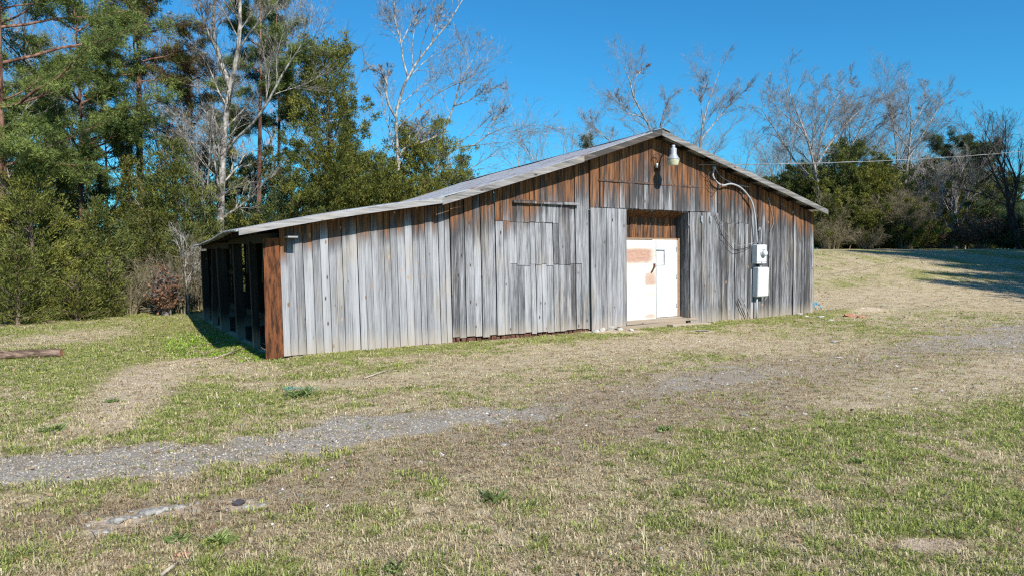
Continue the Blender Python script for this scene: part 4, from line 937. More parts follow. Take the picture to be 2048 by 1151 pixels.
def brush(px, depth, top, hw, label, seed, mat='twig_tan', n=60, name='bare_shrub', leaves=None, nleaf=0, arch=0.5, r=0.010, cat='shrub'):
    rg = np.random.default_rng(seed); c = at(px, 500, depth); gz = tz(c.x, depth) - 0.03; H = at(px, top, depth).z - gz; Rm = hw / F_PX * depth
    root = empty(name, (c.x, depth, gz), 0, label, cat)
    az = rg.random(n) * 6.283; rr = Rm * 0.35 * np.sqrt(rg.random(n)); b0 = np.stack([rr * np.cos(az), rr * np.sin(az), 0 * az], 1)
    out = Rm * rg.uniform(0.15, 0.9, n); hz = H * rg.uniform(0.5, 1.0, n) * (1 - 0.35 * (out / Rm) ** 2); u = np.linspace(0, 1, 8)[None]
    ax = np.cos(az)[:, None] * out[:, None] * u ** 1.5; ay = np.sin(az)[:, None] * out[:, None] * u ** 1.5; az_ = hz[:, None] * (u - arch * 0.35 * u ** 3) / (1 - arch * 0.35)
    P = b0[:, None] + np.stack([ax, ay, az_], -1) + rg.normal(size=(n, 8, 3)) * 0.05 * Rm * u[..., None]
    Rr = np.maximum(r * rg.uniform(0.7, 1.8, n)[:, None] * np.linspace(1, .4, 8)[None], 0.004)
    A, RA = grow(rg, P, Rr, 8, 0.2, 1.0, 0.36, 0.7, 0.05, 5, 0.6, 0.0045, 0.3)
    Bq, RB = grow(rg, A, RA, 4, 0.2, 1.0, 0.55, 0.7, 0.0, 3, 0.7, 0.004, 0.3)
    finish_tree(root, [(P, Rr, 4)], [(A, RA, 3), (Bq, RB, 3)], mat)
    root.children[0].name = 'stems'; root.children[1].name = 'twigs'
    if leaves:
        T_ = np.concatenate([Bq.reshape(-1, 3), A.reshape(-1, 3)]); ti = rg.integers(0, len(T_), nleaf); C = T_[ti] + rg.normal(size=(nleaf, 3)) * 0.05
        D = rg.normal(size=(nleaf, 3)) + np.array([0, 0, -0.3]); D /= np.linalg.norm(D, axis=1)[:, None]; L = rg.uniform(0.07, 0.14, nleaf)
        V, Fq = leaf_quads(C, D, L, L * 0.6, rg); a, b_ = np.array(GREENS[leaves][0]), np.array(GREENS[leaves][1]); raw_mesh('leaves', V, Fq, 4, M['dead_leaf'], root, fcol=a + (b_ - a) * rg.random((nleaf, 1)))
    return root

def copy_tree(src, px, depth, scale, rz, label=None, group=None, sz=None):
    c = at(px, 500, depth); o = src.copy(); SC.collection.objects.link(o); o.location = (c.x, depth, tz(c.x, depth) - 0.1); o.rotation_euler = (0, 0, rz)
    o.scale = (scale, scale, sz or scale)
    if label: o['label'] = label
    if group: o['group'] = group
    for ch in src.children:
        d = ch.copy(); SC.collection.objects.link(d); d.parent = o
    return o

# --- wood on the left, front row
pine(8, 20.5, -330, 'tall pine with long green boughs at the left edge of the picture', 101, Rm=4.0, low=0.28, r0=0.20, dens=1.3, nl=66, clump=.40)
pine(285, 27, -230, 'tall pine with a reddish trunk rising between the left edge and the white tree', 102, 'olive', Rm=2.9, low=0.50, r0=0.17, blend='brown', clump=.36, dens=1.3)
pine(165, 25, 10, 'slender pine with wide level boughs next to the left edge pine', 103, 'pine', Rm=2.9, low=0.42, r0=0.12, nl=34, clump=.38, dens=1.2)
pine(385, 29, 75, 'half dead pine with reddish brown needles left of the white tree', 104, 'brown', Rm=1.6, low=0.45, r0=0.08, dens=0.45, blend='olive')
drawn_tree(452, 26, [
    [(440, 600, 0, 0.160), (441, 440, 0, 0.148), (447, 300, 0, 0.128), (452, 235, 0, 0.112), (460, 172, 0, 0.096)],
    [(460, 172, 0, 0.092), (444, 130, .2, 0.080), (428, 75, .4, 0.060), (428, 20, .6, 0.044), (432, -60, .7, 0.024)],
    [(444, 128, .2, 0.048), (425, 85, -.3, 0.044), (408, 45, -.6, 0.036), (395, -10, -.9, 0.024), (380, -60, -1, 0.016)],
    [(460, 172, 0, 0.096), (474, 110, -.2, 0.080), (480, 50, -.3, 0.068), (480, 0, -.3, 0.048), (484, -80, -.4, 0.024)],
    [(446, 318, 0, 0.060), (470, 280, -.4, 0.052), (505, 248, -.8, 0.048), (535, 205, -1.1, 0.044), (570, 140, -1.4, 0.036), (600, 95, -1.6, 0.028), (618, 60, -1.8, 0.016), (625, 10, -1.9, 0.010)],
    [(474, 110, -.2, 0.040), (500, 65, -.5, 0.032), (540, 25, -.8, 0.020), (570, -20, -1, 0.012)],
    [(448, 330, 0, 0.032), (415, 300, .5, 0.024), (385, 285, .8, 0.016), (350, 250, 1, 0.010)]],
    'tall white-barked tree forking in two above the barn lean-to', 105, 'bark_pale', twigs=(9, 7, 5, 3))
pine(517, 28, -60, 'straight pine with a pinkish trunk just right of the white tree', 106, 'pine', Rm=1.8, low=0.62, r0=0.13, lean=(.25, 0))
pine(560, 32, -10, 'dark green pine between the straight pink trunk and the tall cedar', 107, 'darkpine', Rm=1.5, low=0.55, r0=0.12)
cedar(655, 29, 58, 185, 'tallest cedar with a pointed top behind the left end of the roof', 110, 'olive', blend='yellow', dens=1.0, tip=0.9, wide=0.35)
cedar(845, 31, 228, 215, 'broad cedar behind the bare grey tree above the roof', 111, 'yellow', blend='olive', tip=.8)
cedar(926, 32, 306, 80, 'small pointed dark cedar at the right end of the left wood', 112, 'blue', wide=.2, blend='olive')
cedar(745, 29.5, 300, 150, 'low olive cedar under the forked bare tree', 113, 'olive', blend='yellow', wide=.5, tip=.6)
cedar(585, 28, 350, 100, 'low dark cedar between the white tree and the tallest cedar', 114, 'blue', blend='olive', wide=.5, tip=.6)
cedar(860, 30, 345, 120, 'bright yellow-green cedar rising just over the roof break', 115, 'yellow', wide=.5, tip=.6)
cedar(350, 24.5, 272, 98, 'dense dark cedar left of the white-barked trunk', 116, 'olive', blend='blue', low=.18, wide=.42, tip=.55)
cedar(262, 25.5, 300, 60, 'narrow cedar between the two dense ones on the left', 123, 'olive', low=.1, blend='yellow')
cedar(60, 20, 330, 130, 'huge dense cedar filling the left edge down to the ground', 117, 'olive', blend='yellow', wide=.45, tip=.5, dens=1.15)
cedar(190, 21.5, 385, 72, 'mid-height cedar right of the huge left cedar', 118, 'olive', blend='blue', wide=.45, tip=.6)
cedar(15, 23, 215, 75, 'dark cedar top poking out beneath the left edge pine', 119, 'blue', wide=.3)
cedar(120, 24, 330, 60, 'olive cedar peeping out behind the mid-height cedar', 120, 'olive', wide=.3)
cedar(30, 17.8, 470, 70, 'rounded low cedar bush at the foot of the left edge', 121, 'olive', name='cedar_bush', wide=.5, tip=.45, cat='bush')
cedar(150, 18.9, 545, 52, 'small green cedar bush where the lawn meets the wood', 122, 'olive', name='cedar_bush', wide=.5, tip=.45, blend='yellow', cat='bush')
cedar(215, 19.8, 505, 36, 'small ragged cedar bush beside the tan brush', 124, 'olive', name='cedar_bush', wide=.5, tip=.5, cat='bush')
cedar(300, 23.2, 415, 68, 'low olive cedar standing behind the tan brush', 128, 'olive', wide=.5, tip=.5, blend='yellow')
cedar(372, 23.0, 440, 58, 'dim olive cedar behind the thin pale sapling', 129, 'olive', wide=.5, tip=.5, blend='blue')
cedar(470, 27, 395, 60, 'low cedar directly behind the white-barked trunk', 125, 'blue', wide=.5, tip=.6, blend='olive')
cedar(700, 33, 235, 60, 'dark cedar tucked behind the tallest cedar on its right', 126, 'blue', wide=.35)
cedar(410, 25, 420, 70, 'shaded cedar thicket behind the lean-to roof corner', 127, 'blue', wide=.5, tip=.5, blend='olive')
drawn_tree(795, 30, [
    [(795, 520, 0, .13), (796, 345, 0, .115), (800, 310, 0, .105), (792, 270, 0, .09), (791, 235, 0, .08), (797, 205, 0, .07), (812, 160, 0, .06), (830, 130, .2, .055), (865, 85, .4, .045), (898, 45, .5, .035), (925, 0, .6, .022), (945, -50, .6, .012)],
    [(791, 235, 0, .05), (776, 205, -.3, .045), (772, 170, -.5, .04), (778, 138, -.6, .02)],
    [(817, 158, .1, .045), (806, 120, .3, .04), (802, 85, .4, .032), (790, 40, .5, .025), (788, -20, .5, .012)],
    [(804, 85, .4, .022), (818, 55, .7, .018), (840, 20, .9, .010)],
    [(865, 88, .4, .03), (868, 60, .9, .022), (885, 20, 1.2, .012)],
    [(800, 312, 0, .07), (812, 295, .3, .06), (845, 285, .5, .05), (875, 272, .6, .03)],
    [(812, 294, .3, .03), (820, 270, .5, .025), (835, 250, .6, .018), (845, 225, .7, .01)],
    [(776, 172, -.5, .03), (764, 150, -.7, .022), (735, 135, -.9, .012)]],
    'bare grey tree with a wavy forked trunk above the left roof slope', 130, 'bark_pale', lr=.38, twigs=(9, 6, 5, 3))
drawn_tree(868, 31, [
    [(860, 520, 0, .10), (872, 345, 0, .085), (888, 315, 0, .08), (912, 297, 0, .07), (950, 290, 0, .055), (978, 268, 0, .04), (1010, 255, 0, .025), (1045, 248, 0, .010)],
    [(885, 320, 0, .06), (886, 270, .4, .055), (905, 220, .6, .045), (910, 205, .6, .04), (922, 160, .7, .03), (940, 130, .8, .02), (958, 95, .8, .010)],
    [(908, 212, .6, .03), (935, 203, .4, .022), (965, 185, .2, .015), (990, 175, 0, .008)],
    [(975, 270, 0, .022), (990, 240, .2, .015), (1005, 215, .3, .008)]],
    'bare tree leaning right over the roof with one long crooked limb', 131, 'bark_pale', lr=.40, twigs=(8, 6, 5, 3))
# --- tan brush and saplings under the wood
for i, (px, d, top, hw, n) in enumerate([(255, 20.6, 530, 42, 38), (310, 21.4, 505, 48, 42), (365, 21.0, 530, 40, 38), (400, 22.5, 480, 42, 40), (225, 22, 480, 34, 30), (340, 23.5, 450, 50, 36)]):
    brush(px, d, top, hw, ['tan tangle of bare twigs beside the small ragged cedar bush', 'tan tangle of bare twigs midway between cedar bush and lean-to', 'low tan brush left of the lean-to shadow',
          'taller tan brush just left of the lean-to eave', 'thin bare brush in front of the mid-height cedar', 'tall brush under the dense dark cedar'][i], 140 + i, n=n, name='bare_brush')
brush(330, 20.4, 545, 26, 'rusty brown dead bush standing in the tan brush', 150, 'twig_red', n=60, name='dead_bush', leaves='rust', nleaf=1800)
bare_tree(376, 20.6, 470, 'thin pale sapling standing in front of the tan brush', 151, 'bark_pale', r0=.035, dens=.7, name='sapling', fork=.3)
bare_tree(406, 21.2, 500, 'short pale sapling nearest the lean-to', 152, 'bark_pale', r0=.025, dens=.6, name='sapling', fork=.3)
bare_tree(395, 25.5, 250, 'thin twisted bare tree against the dense dark cedar', 153, 'bark_pale', r0=.06, dens=.9, fork=.25, spread=.8)
bare_tree(60, 21.0, 235, 'pale dead branching stem in front of the left edge cedars', 154, 'bark_pale', r0=.05, dens=.45, fork=.3, spread=.8)
bare_tree(600, 30, 330, 'small pale bare tree in front of the tallest cedar', 155, 'bark_pale', r0=.05, dens=.7, fork=.2)
bare_tree(1035, 44, 250, 'faint slim bare tree standing alone above the middle of the left roof slope', 156, 'bark_grey', r0=.07, dens=.6, fork=.3, width=.7)
# --- behind the gable
cedar(1172, 46, 264, 42, 'small dark cedar top showing over the roof left of the peak', 160, 'blue', wide=.3, dens=.7)
bare_tree(1165, 44, 240, 'bushy bare tree around the small cedar top left of the peak', 161, 'bark_grey', 'twig_red', stems=3, r0=.07, tmin=.006)
drawn_tree(1305, 40, [
    [(1330, 520, 0, 0.128), (1318, 330, 0, 0.105), (1303, 265, 0, 0.083), (1290, 238, 0, 0.071), (1272, 205, 0, 0.060), (1262, 180, 0, 0.053), (1259, 160, 0, 0.041), (1248, 135, 0, 0.019)],
    [(1259, 165, 0, 0.026), (1275, 150, .2, 0.022), (1292, 133, .4, 0.009)],
    [(1318, 330, 0, 0.060), (1318, 270, .6, 0.053), (1325, 235, .8, 0.038), (1338, 195, .9, 0.015)],
    [(1285, 232, 0, 0.030), (1260, 228, -.6, 0.024), (1240, 212, -.9, 0.013), (1222, 190, -1.1, 0.007)],
    [(1310, 290, 0, 0.038), (1235, 290, -.5, 0.030), (1200, 265, -.8, 0.022), (1172, 240, -1, 0.007)]],
    'bare tree with a pale curved stem directly behind the roof peak', 162, 'bark_pale', twig='twig_red', lr=.33, tmin=.006, twigs=(11, 7, 6, 3))
drawn_tree(1395, 42, [
    [(1385, 520, 0, 0.120), (1400, 290, 0, 0.083), (1408, 240, 0, 0.060), (1420, 195, 0, 0.038), (1440, 140, 0, 0.015)],
    [(1402, 280, 0, 0.045), (1430, 245, .5, 0.038), (1460, 210, .7, 0.026), (1490, 182, .9, 0.009)],
    [(1408, 250, 0, 0.038), (1403, 210, -.4, 0.026), (1412, 160, -.5, 0.009)]],
    'spreading bare tree just right of the roof peak', 163, 'bark_grey', twig='twig_red', lr=.36, tmin=.006, twigs=(11, 7, 6, 3))
bare_tree(1460, 50, 265, 'low faint bare tree behind the power line right of the peak', 164, 'bark_grey', 'twig_red', stems=2, r0=.07)
# --- right hand wood on the rise
cedar(1590, 52, 322, 95, 'olive cedar at the left end of the right wood', 170, 'olive', wide=.45, tip=.6, blend='blue')
cedar(1690, 51, 275, 140, 'broad green cedar under the big spreading bare tree', 171, 'olive', wide=.5, tip=.55, blend='blue')
cedar(1745, 48.5, 325, 125, 'golden olive cedar in the middle of the right wood', 172, 'yellow', wide=.5, tip=.55, blend='olive', dens=1.1)
cedar(1660, 47.5, 385, 100, 'low olive cedar right of the barn end', 173, 'olive', wide=.5, tip=.5)
cedar(1795, 46.5, 435, 55, 'small bright cedar beside the pale round shrub', 174, 'olive', wide=.5, tip=.5)
pine(1905, 55, 292, 'dark pine with a ragged crown in the right wood', 175, 'darkpine', Rm=4.2, low=.08, r0=.16, dens=1.0, blend='olive')
pine(1958, 54, 305, 'dark green pine at the right end of the right wood', 176, 'darkpine', Rm=3.2, low=.08, r0=.15, dens=1.1)
cedar(1975, 50, 400, 30, 'small blue-green cedar beneath the right hand pine', 177, 'blue', wide=.4)
cedar(1855, 54, 312, 115, 'dusky cedar behind the clump of grey stems', 178, 'olive', wide=.5, tip=.6, blend='blue')
drawn_tree(1637, 49.5, [
    [(1646, 520, 0, 0.144), (1640, 440, 0, 0.130), (1637, 380, 0, 0.115), (1627, 323, 0, 0.101), (1611, 268, 0, 0.072), (1583, 199, 0, 0.043), (1572, 158, 0, 0.014)],
    [(1634, 365, 0, 0.079), (1610, 345, .6, 0.065), (1588, 320, 1, 0.054), (1560, 275, 1.5, 0.036), (1519, 213, 2, 0.014)],
    [(1629, 330, 0, 0.079), (1640, 285, -.5, 0.065), (1656, 235, -.8, 0.047), (1675, 195, -1, 0.032), (1700, 160, -1.2, 0.013)],
    [(1631, 335, 0, 0.065), (1662, 285, .7, 0.054), (1700, 240, 1.2, 0.036), (1745, 200, 1.6, 0.014)],
    [(1618, 290, 0, 0.043), (1600, 255, -1, 0.036), (1552, 215, -1.6, 0.025), (1535, 175, -2, 0.011)],
    [(1627, 323, 0, 0.043), (1628, 270, 1, 0.036), (1632, 215, 1.5, 0.025), (1640, 165, 1.8, 0.011)]],
    'big spreading bare tree nearest the barn in the right wood', 180, 'bark_grey', twig='twig_red', lr=.30, tmin=.0065, twigs=(12, 7, 6, 3))
drawn_tree(1694, 52, [
    [(1680, 520, 0, 0.115), (1686, 420, 0, 0.101), (1694, 342, 0, 0.086), (1708, 282, 0, 0.065), (1745, 226, 0, 0.043), (1776, 168, 0, 0.014)],
    [(1700, 320, 0, 0.058), (1690, 270, .8, 0.043), (1698, 215, 1.2, 0.029), (1712, 175, 1.4, 0.011)],
    [(1708, 285, 0, 0.043), (1750, 262, -.8, 0.032), (1795, 225, -1.2, 0.014)]],
    'bare tree leaning right above the golden olive cedar', 181, 'bark_grey', twig='twig_red', lr=.32, tmin=.0065, twigs=(12, 7, 6, 3))
drawn_tree(1809, 51, [
    [(1800, 520, 0, 0.115), (1804, 430, 0, 0.101), (1811, 365, 0, 0.086), (1818, 300, 0, 0.065), (1823, 240, 0, 0.043), (1812, 168, 0, 0.014)],
    [(1816, 320, 0, 0.050), (1850, 262, .6, 0.040), (1872, 225, .9, 0.025), (1893, 190, 1.2, 0.011)],
    [(1820, 300, 0, 0.043), (1790, 260, -.5, 0.032), (1782, 205, -.8, 0.014)],
    [(1822, 260, 0, 0.036), (1845, 215, .5, 0.025), (1850, 172, .7, 0.011)]],
    'tall upright bare tree at the centre of the right wood', 182, 'bark_pale', twig='twig_red', lr=.30, tmin=.0065, twigs=(12, 7, 6, 3))
bare_tree(1560, 56, 215, 'faint bare tree behind the right roof eave', 183, 'bark_grey', 'twig_red', stems=2, r0=.10, tmin=.009)
bare_tree(1880, 47.5, 300, 'clump of straight grey stems above the russet leaves', 184, 'bark_grey', stems=6, r0=.075, dens=.9, tmin=.007, width=.8)
bare_tree(1915, 48, 330, 'bare multi-stemmed tree in front of the dark pines', 185, 'bark_grey', stems=4, r0=.06, dens=.9, tmin=.007)
bare_tree(1690, 46.5, 400, 'thin grey bare tree over the low olive cedar', 186, 'twig_tan', stems=4, r0=.04, dens=.9, tmin=.006)
bare_tree(2045, 44, 255, 'dark-limbed bare tree at the right edge of the picture', 187, 'bark_dark', 'bark_dark', stems=3, r0=.13, dens=.9, tmin=.008, leanx=-.5)
bare_tree(2120, 52, 240, 'bare tree at the far right beyond the dark hedge', 188, 'bark_grey', 'twig_red', stems=2, r0=.12)
cedar(2025, 45, 430, 42, 'black-green bush under the right edge tree', 189, 'darkpine', name='evergreen_bush', wide=.6, tip=.4, cat='bush')
cedar(2105, 44, 425, 50, 'black-green bush at the right border of the picture', 190, 'darkpine', name='evergreen_bush', wide=.6, tip=.4, cat='bush')
brush(1808, 45.8, 385, 46, 'pale round tan shrub in front of the right wood', 191, n=150, r=.012, arch=1.1)
brush(1660, 45.5, 435, 50, 'tan bramble thicket beside the barn eave', 192, n=80, r=.012)
brush(1730, 45.2, 455, 40, 'low grey bramble in front of the golden olive cedar', 193, n=70, r=.012)
brush(1890, 46.2, 440, 45, 'shrub hung with russet dead leaves under the grey stems', 194, 'twig_red', n=50, leaves='rust', nleaf=5200)
brush(1850, 47, 460, 60, 'low dry bramble under the clump of straight grey stems', 196, n=80, r=.012)
brush(2080, 45, 440, 60, 'dry bramble at the right border beyond the black-green bushes', 197, n=80, r=.012)
brush(1965, 46.0, 430, 40, 'shrub hung with russet dead leaves at the right end of the wood', 195, 'twig_red', n=50, leaves='rust', nleaf=4600)
# --- trees deeper in the wood
fill = bare_tree(240, 37, 60, 'slim bare tree far back in the left wood', 200, 'bark_grey', 'twig_red', stems=2, r0=.10, dens=.9, tmin=.009, group='slim bare trees deep in the left wood')
for i, (px, d, s) in enumerate([(330, 40, 1.0), (120, 38, .9), (430, 39, 1.05), (500, 42, .9), (20, 40, 1.1), (590, 41, .9), (-60, 36, 1.1), (690, 45, .8), (370, 34, .75), (205, 33, .8)]):
    copy_tree(fill, px, d, s, i * 1.3)
fp_ = pine(95, 34, 90, 'small pine far back in the left wood', 201, 'pine', Rm=2.0, low=.4, group='small pines deep in the left wood', dens=.7)
for i, (px, d, s) in enumerate([(215, 36, .8), (470, 36, .95), (-50, 30, 1.1), (-160, 27, 1.2)]): copy_tree(fp_, px, d, s, i * 2.1 + 1)
fr = bare_tree(1700, 62, 230, 'faint bare tree far back in the right wood', 202, 'bark_grey', 'twig_red', stems=2, r0=.11, tmin=.011, group='faint bare trees deep in the right wood')
for i, (px, d, s) in enumerate([(1600, 66, .85), (1780, 64, 1.05), (1860, 66, .95), (1930, 68, .8), (1990, 70, .75), (1540, 70, .8), (2060, 64, .8), (1650, 72, 1.0), (1480, 75, .7)]): copy_tree(fr, px, d, s, i * 1.7)
ft = cedar(420, 34, 300, 80, 'dark cedar in the depth of the left wood', 203, 'blue', wide=.5, tip=.5, dens=.7, leafs=1.3, group='dark cedars in the depth of the left wood')
for i, (px, d, s) in enumerate([(520, 35, 1.0), (300, 33, .8), (180, 31, .9), (80, 30, .85), (640, 36, .9), (760, 38, .9), (-60, 27, 1.2), (-150, 24, 1.3), (860, 40, .8)]): copy_tree(ft, px, d, s, i * 1.9)
fu = cedar(1640, 60, 335, 140, 'dark cedar in the depth of the right wood', 204, 'blue', wide=.5, tip=.45, dens=.5, leafs=1.6, group='dark cedars in the depth of the right wood')
for i, (px, d, s) in enumerate([(1760, 60, 1.05), (1860, 60, 1.05), (1945, 61, 1.0), (1560, 62, .85), (1500, 64, .75)]): copy_tree(fu, px, d, s, i * 1.9)
for i, px in enumerate(range(1480, 2200, 62)): copy_tree(fu, px, 74 + (i * 37) % 9, .8, i * 2.3, sz=.62)
# --- trees on the sunny side, beyond the right edge, that shade the rise
sh = bare_tree(3000, 19, -60, 'bare tree beyond the right edge shading the rise', 210, 'bark_grey', stems=3, r0=.16, dens=1.0, group='shade trees beyond the right edge')
def at_world(src, x, y, s, rz):
    o = src.copy(); SC.collection.objects.link(o); o.location = (x, y, tz(x, y) - 0.1); o.rotation_euler = (0, 0, rz); o.scale = (s, s, s)
    for ch in src.children: d = ch.copy(); SC.collection.objects.link(d); d.parent = o
    return o
sh2 = cedar(3150, 16, 120, 300, 'dense cedar beyond the right edge shading the rise', 211, 'olive', dens=1.0, leafs=1.6, group='dense shade cedars beyond the right edge')
for (x, y, s, r_) in ((33.5, 32.5, 1.2, 1), (37, 35, 1.3, 2), (32, 27.5, 1.1, 4), (36.5, 30, 1.4, 5)): at_world(sh, x, y, s, r_)
for (x, y, s, r_) in ((28.5, 20, 1.3, 1), (28.5, 24.5, 1.2, 2), (32, 23, 1.5, 3), (33, 27.5, 1.4, 5), (37, 26, 1.5, 4)): at_world(sh2, x, y, s, r_).scale = (s * .85, s * .85, s * 1.5)
for (x, y, s) in ((30, 28.5, 1.0), (31.5, 25, 1.15), (32, 30.5, 1.0), (34, 26, 1.2), (35, 30, 1.1), (38.5, 31.5, 1.2), (33.5, 32.0, 1.0), (37, 35, 1.2), (41, 28, 1.3)): at_world(sh2, x, y, s, x).scale = (s * .8, s * .8, s * 2.5)
for (x, y, s) in ((26.5, 21.5, .9), (30.5, 21, 1.1), (30.5, 26, 1.0)): at_world(sh2, x, y, s, x).scale = (s * .9, s * .9, s * 2.0)
sh.location = (31.5, 29.5, tz(31.5, 29.5) - .1); sh2.location = (25.5, 18.2, tz(25.5, 18.2) - .1); sh2.scale = (1.0, 1.0, 1.9)
# ------------------------------------------------------------------ small things lying about
def rock(name, px, py, r, flat, mat, label, cat='rock', group=None, seed=1, sx=1.0, sink=0.35):
    rg = np.random.default_rng(seed); bm_ = __import__('bmesh').new(); __import__('bmesh').ops.create_icosphere(bm_, subdivisions=2, radius=1.0)
    me = bpy.data.meshes.new(name); V = []
    ax = rg.normal(size=(7, 3)); ax /= np.linalg.norm(ax, axis=1)[:, None]; dd = rg.uniform(0.55, 0.85, 7)
    for v in bm_.verts:
        p = np.array(v.co)
        for a, d in zip(ax, dd):
            e = p @ a - d
            if e > 0: p = p - a * e
        p = p * (1 + rg.normal(0, 0.03)); v.co = Vector((p[0] * r * sx, p[1] * r, p[2] * r * flat))
    bm_.to_mesh(me); bm_.free(); me.materials.append(M[mat]); o = bpy.data.objects.new(name, me); SC.collection.objects.link(o)
    g = gp(px, py); o.location = (g.x, g.y, g.z + r * flat * (0.6 - sink)); o.rotation_euler = (rg.normal(0, .12), rg.normal(0, .12), rg.random() * 6.28 if sx == 1 else 0.25 + rg.normal(0, .2))
    return tag(o, label, cat, group)
rock('stone', 478, 1008, .050, .65, 'dark_rock', 'dark round stone among the pale ones beside the gravel', seed=3)
i = 0
for (px, py, r, sx, lb) in [(232, 1043, .058, 1.3, 'pale flat stone at the left of the stone patch'), (250, 1038, .042, 1.0, None), (214, 1064, .035, 1.2, None), (192, 1066, .028, 1, None), (292, 1028, .060, 1.5, 'widest pale flat stone of the patch below the gravel'), (312, 1024, .045, 1.3, None), (330, 1020, .050, 1.2, None),
                        (350, 1014, .034, 1, None), (364, 1012, .028, 1.2, None), (272, 1034, .030, 1, None), (382, 1008, .022, 1, None), (395, 1006, .020, 1, None), (262, 1022, .022, 1, None),
                        (455, 1020, .034, 1, None), (492, 1014, .036, 1.2, None), (505, 1018, .028, 1, None), (524, 1010, .030, 1.3, None), (512, 980, .018, 1, None), (470, 1000, .022, 1, None), (540, 1030, .018, 1, None), (300, 1044, .024, 1, None), (178, 1050, .020, 1, None), (560, 985, .022, 1, None), (600, 990, .026, 1, None)]:
    i += 1; rock('stone', px, py, r, .55, 'pale_rock', lb or 'small pale stone bedded in the worn turf below the gravel', group='pale stones in the worn turf below the gravel', seed=20 + i, sx=sx)
for j, (px, py, r) in enumerate([(1192, 664, .075), (1206, 661, .085), (1222, 659, .10), (1240, 660, .07), (1262, 661, .06)]):
    rock('block', px, py, r, .75, 'white_block', ['small broken white block left of the door sill, leftmost of the row', 'squat white block second from the left by the door sill', 'largest tilted white block beside the door sill', 'white block touching the end of the door sill', 'low white block in front of the door sill'][j], 'block', 'broken white blocks by the door sill', seed=60 + j, sx=1.2, sink=.1)
rock('scrap', 1404, 661, .17, .10, 'white_block', 'flat white scrap lying on the grass right of the door', 'scrap', seed=71, sx=1.4, sink=.1)
rock('shard', 366, 1108, .052, .30, 'clod', 'orange-brown clay shard in the near grass', 'shard', seed=72, sx=1.5)
rock('shard', 352, 1118, .022, .4, 'clod', 'tiny orange clay shard below the bigger shard', 'shard', seed=73)
for j, (px, py, r, m_) in enumerate([(1490, 829, .045, 'pale_rock'), (1610, 827, .04, 'white_block'), (1676, 715, .07, 'white_block'), (1668, 684, .10, 'white_block'), (1830, 776, .04, 'white_block'), (1270, 834, .05, 'pale_rock'), (1008, 888, .045, 'pale_rock')]):
    rock('stone', px, py, r, .3, m_, ['pale stone on the track, in front of the barn door and nearer the camera', 'small white stone right of the worn track', 'whitish stone between the two wheel tracks', 'flat white stone on the grass right of the breaker boxes', 'white stone in the dry grass at the right', 'pale stone in the brown middle of the track', 'pale stone at the end of the gravel'][j], seed=80 + j, sx=1.3)
for j, (px, py, r) in enumerate([(1600, 628, .09), (1612, 632, .07), (1640, 634, .10), (1662, 640, .07), (1700, 632, .16), (1722, 634, .11)]):
    rock('clod', px, py, r, .45, 'clod' if j > 3 else 'white_block', ['pale clod under the blue frame by the barn corner', 'smaller pale clod by the barn corner', 'pale broad clod on the spoil heap', 'pale clod on the near side of the spoil heap', 'reddish clod on top of the spoil heap', 'reddish clod at the right of the spoil heap'][j], 'clod', seed=90 + j, sx=1.4)
# log
a_, b_ = gp(122, 712), gp(-140, 722); dz = 0.07
q = MB(); pts = [a_.lerp(b_, f) + Vector((0, 0.02 * math.sin(f * 9), dz)) for f in np.linspace(0, 1, 14)]
q.tube([p - a_ for p in pts], [0.080 + 0.007 * math.sin(i * 2.3) for i in range(14)], 14)
o = q.build('log', M['log'], None, True); o.location = a_; tag(o, 'weathered grey-brown log lying on the lawn at the left edge', 'log')
q = MB(); d_ = (pts[1] - pts[0]).normalized(); q.tube([pts[0] - a_ - d_ * 0.006, pts[0] - a_ + d_ * 0.003], 0.070, 14); q.build('sawn_end', M['clod'], o)
# stick in the foreground, straws by the lean-to
def stick(px0, py0, px1, py1, r, label, mat='stick', name='stick', lift=0.02):
    a, b = gp(px0, py0), gp(px1, py1); q = MB(); q.tube([Vector((0, 0, lift)), (b - a) * .5 + Vector((0.01, 0.01, lift * 1.6)), (b - a) + Vector((0, 0, lift * .7))], [r, r * .9, r * .5], 7)
    o = q.build(name, M[mat], None, True); o.location = a; return tag(o, label, 'stick')
stick(322, 1156, 356, 1131, .012, 'forked grey stick at the bottom edge of the picture')
stick(430, 718, 484, 698, .014, 'pale stick lying on the bright grass left of the corner plank')
stick(445, 712, 472, 706, .010, 'short pale stick next to the one by the corner plank')
stick(728, 758, 790, 738, .010, 'pale straw lying in front of the lean-to wall')
# leaning pipe
a_ = gp(414, 636); q = MB(); q.tube([(0, 0, 0), (0.16, 0.05, 0.92)], 0.055, 14); q.tube([(0.155, 0.049, 0.90), (0.163, 0.051, 0.94)], 0.061, 14)
o = q.build('pipe', M['pipe'], None, True); o.location = a_; tag(o, 'blue-grey plastic pipe leaning at the far end of the lean-to', 'pipe')
# blue plastic frame by the right corner
a_ = gp(1620, 618); o = empty('blue_frame', a_ + Vector((0, 0, .06)), 0.3, 'small blue plastic frame on the ground at the right barn corner', 'frame')
q = MB(); q.tube([(-.30, 0, .10), (-.12, .03, .09), (.1, 0, .12), (.27, 0, .15)], .022, 8); q.tube([(-.25, -.13, .07), (0, -.14, .07), (.2, -.12, .11)], .020, 8); q.build('rail', M['blue'], o, True)
for xx in (-.26, .02, .24):
    q = MB(); q.tube([(xx, 0, .12), (xx + .03, -.14, .08), (xx + .05, -.2, -.06)], .014, 7); q.build('leg', M['blue'], o, True)
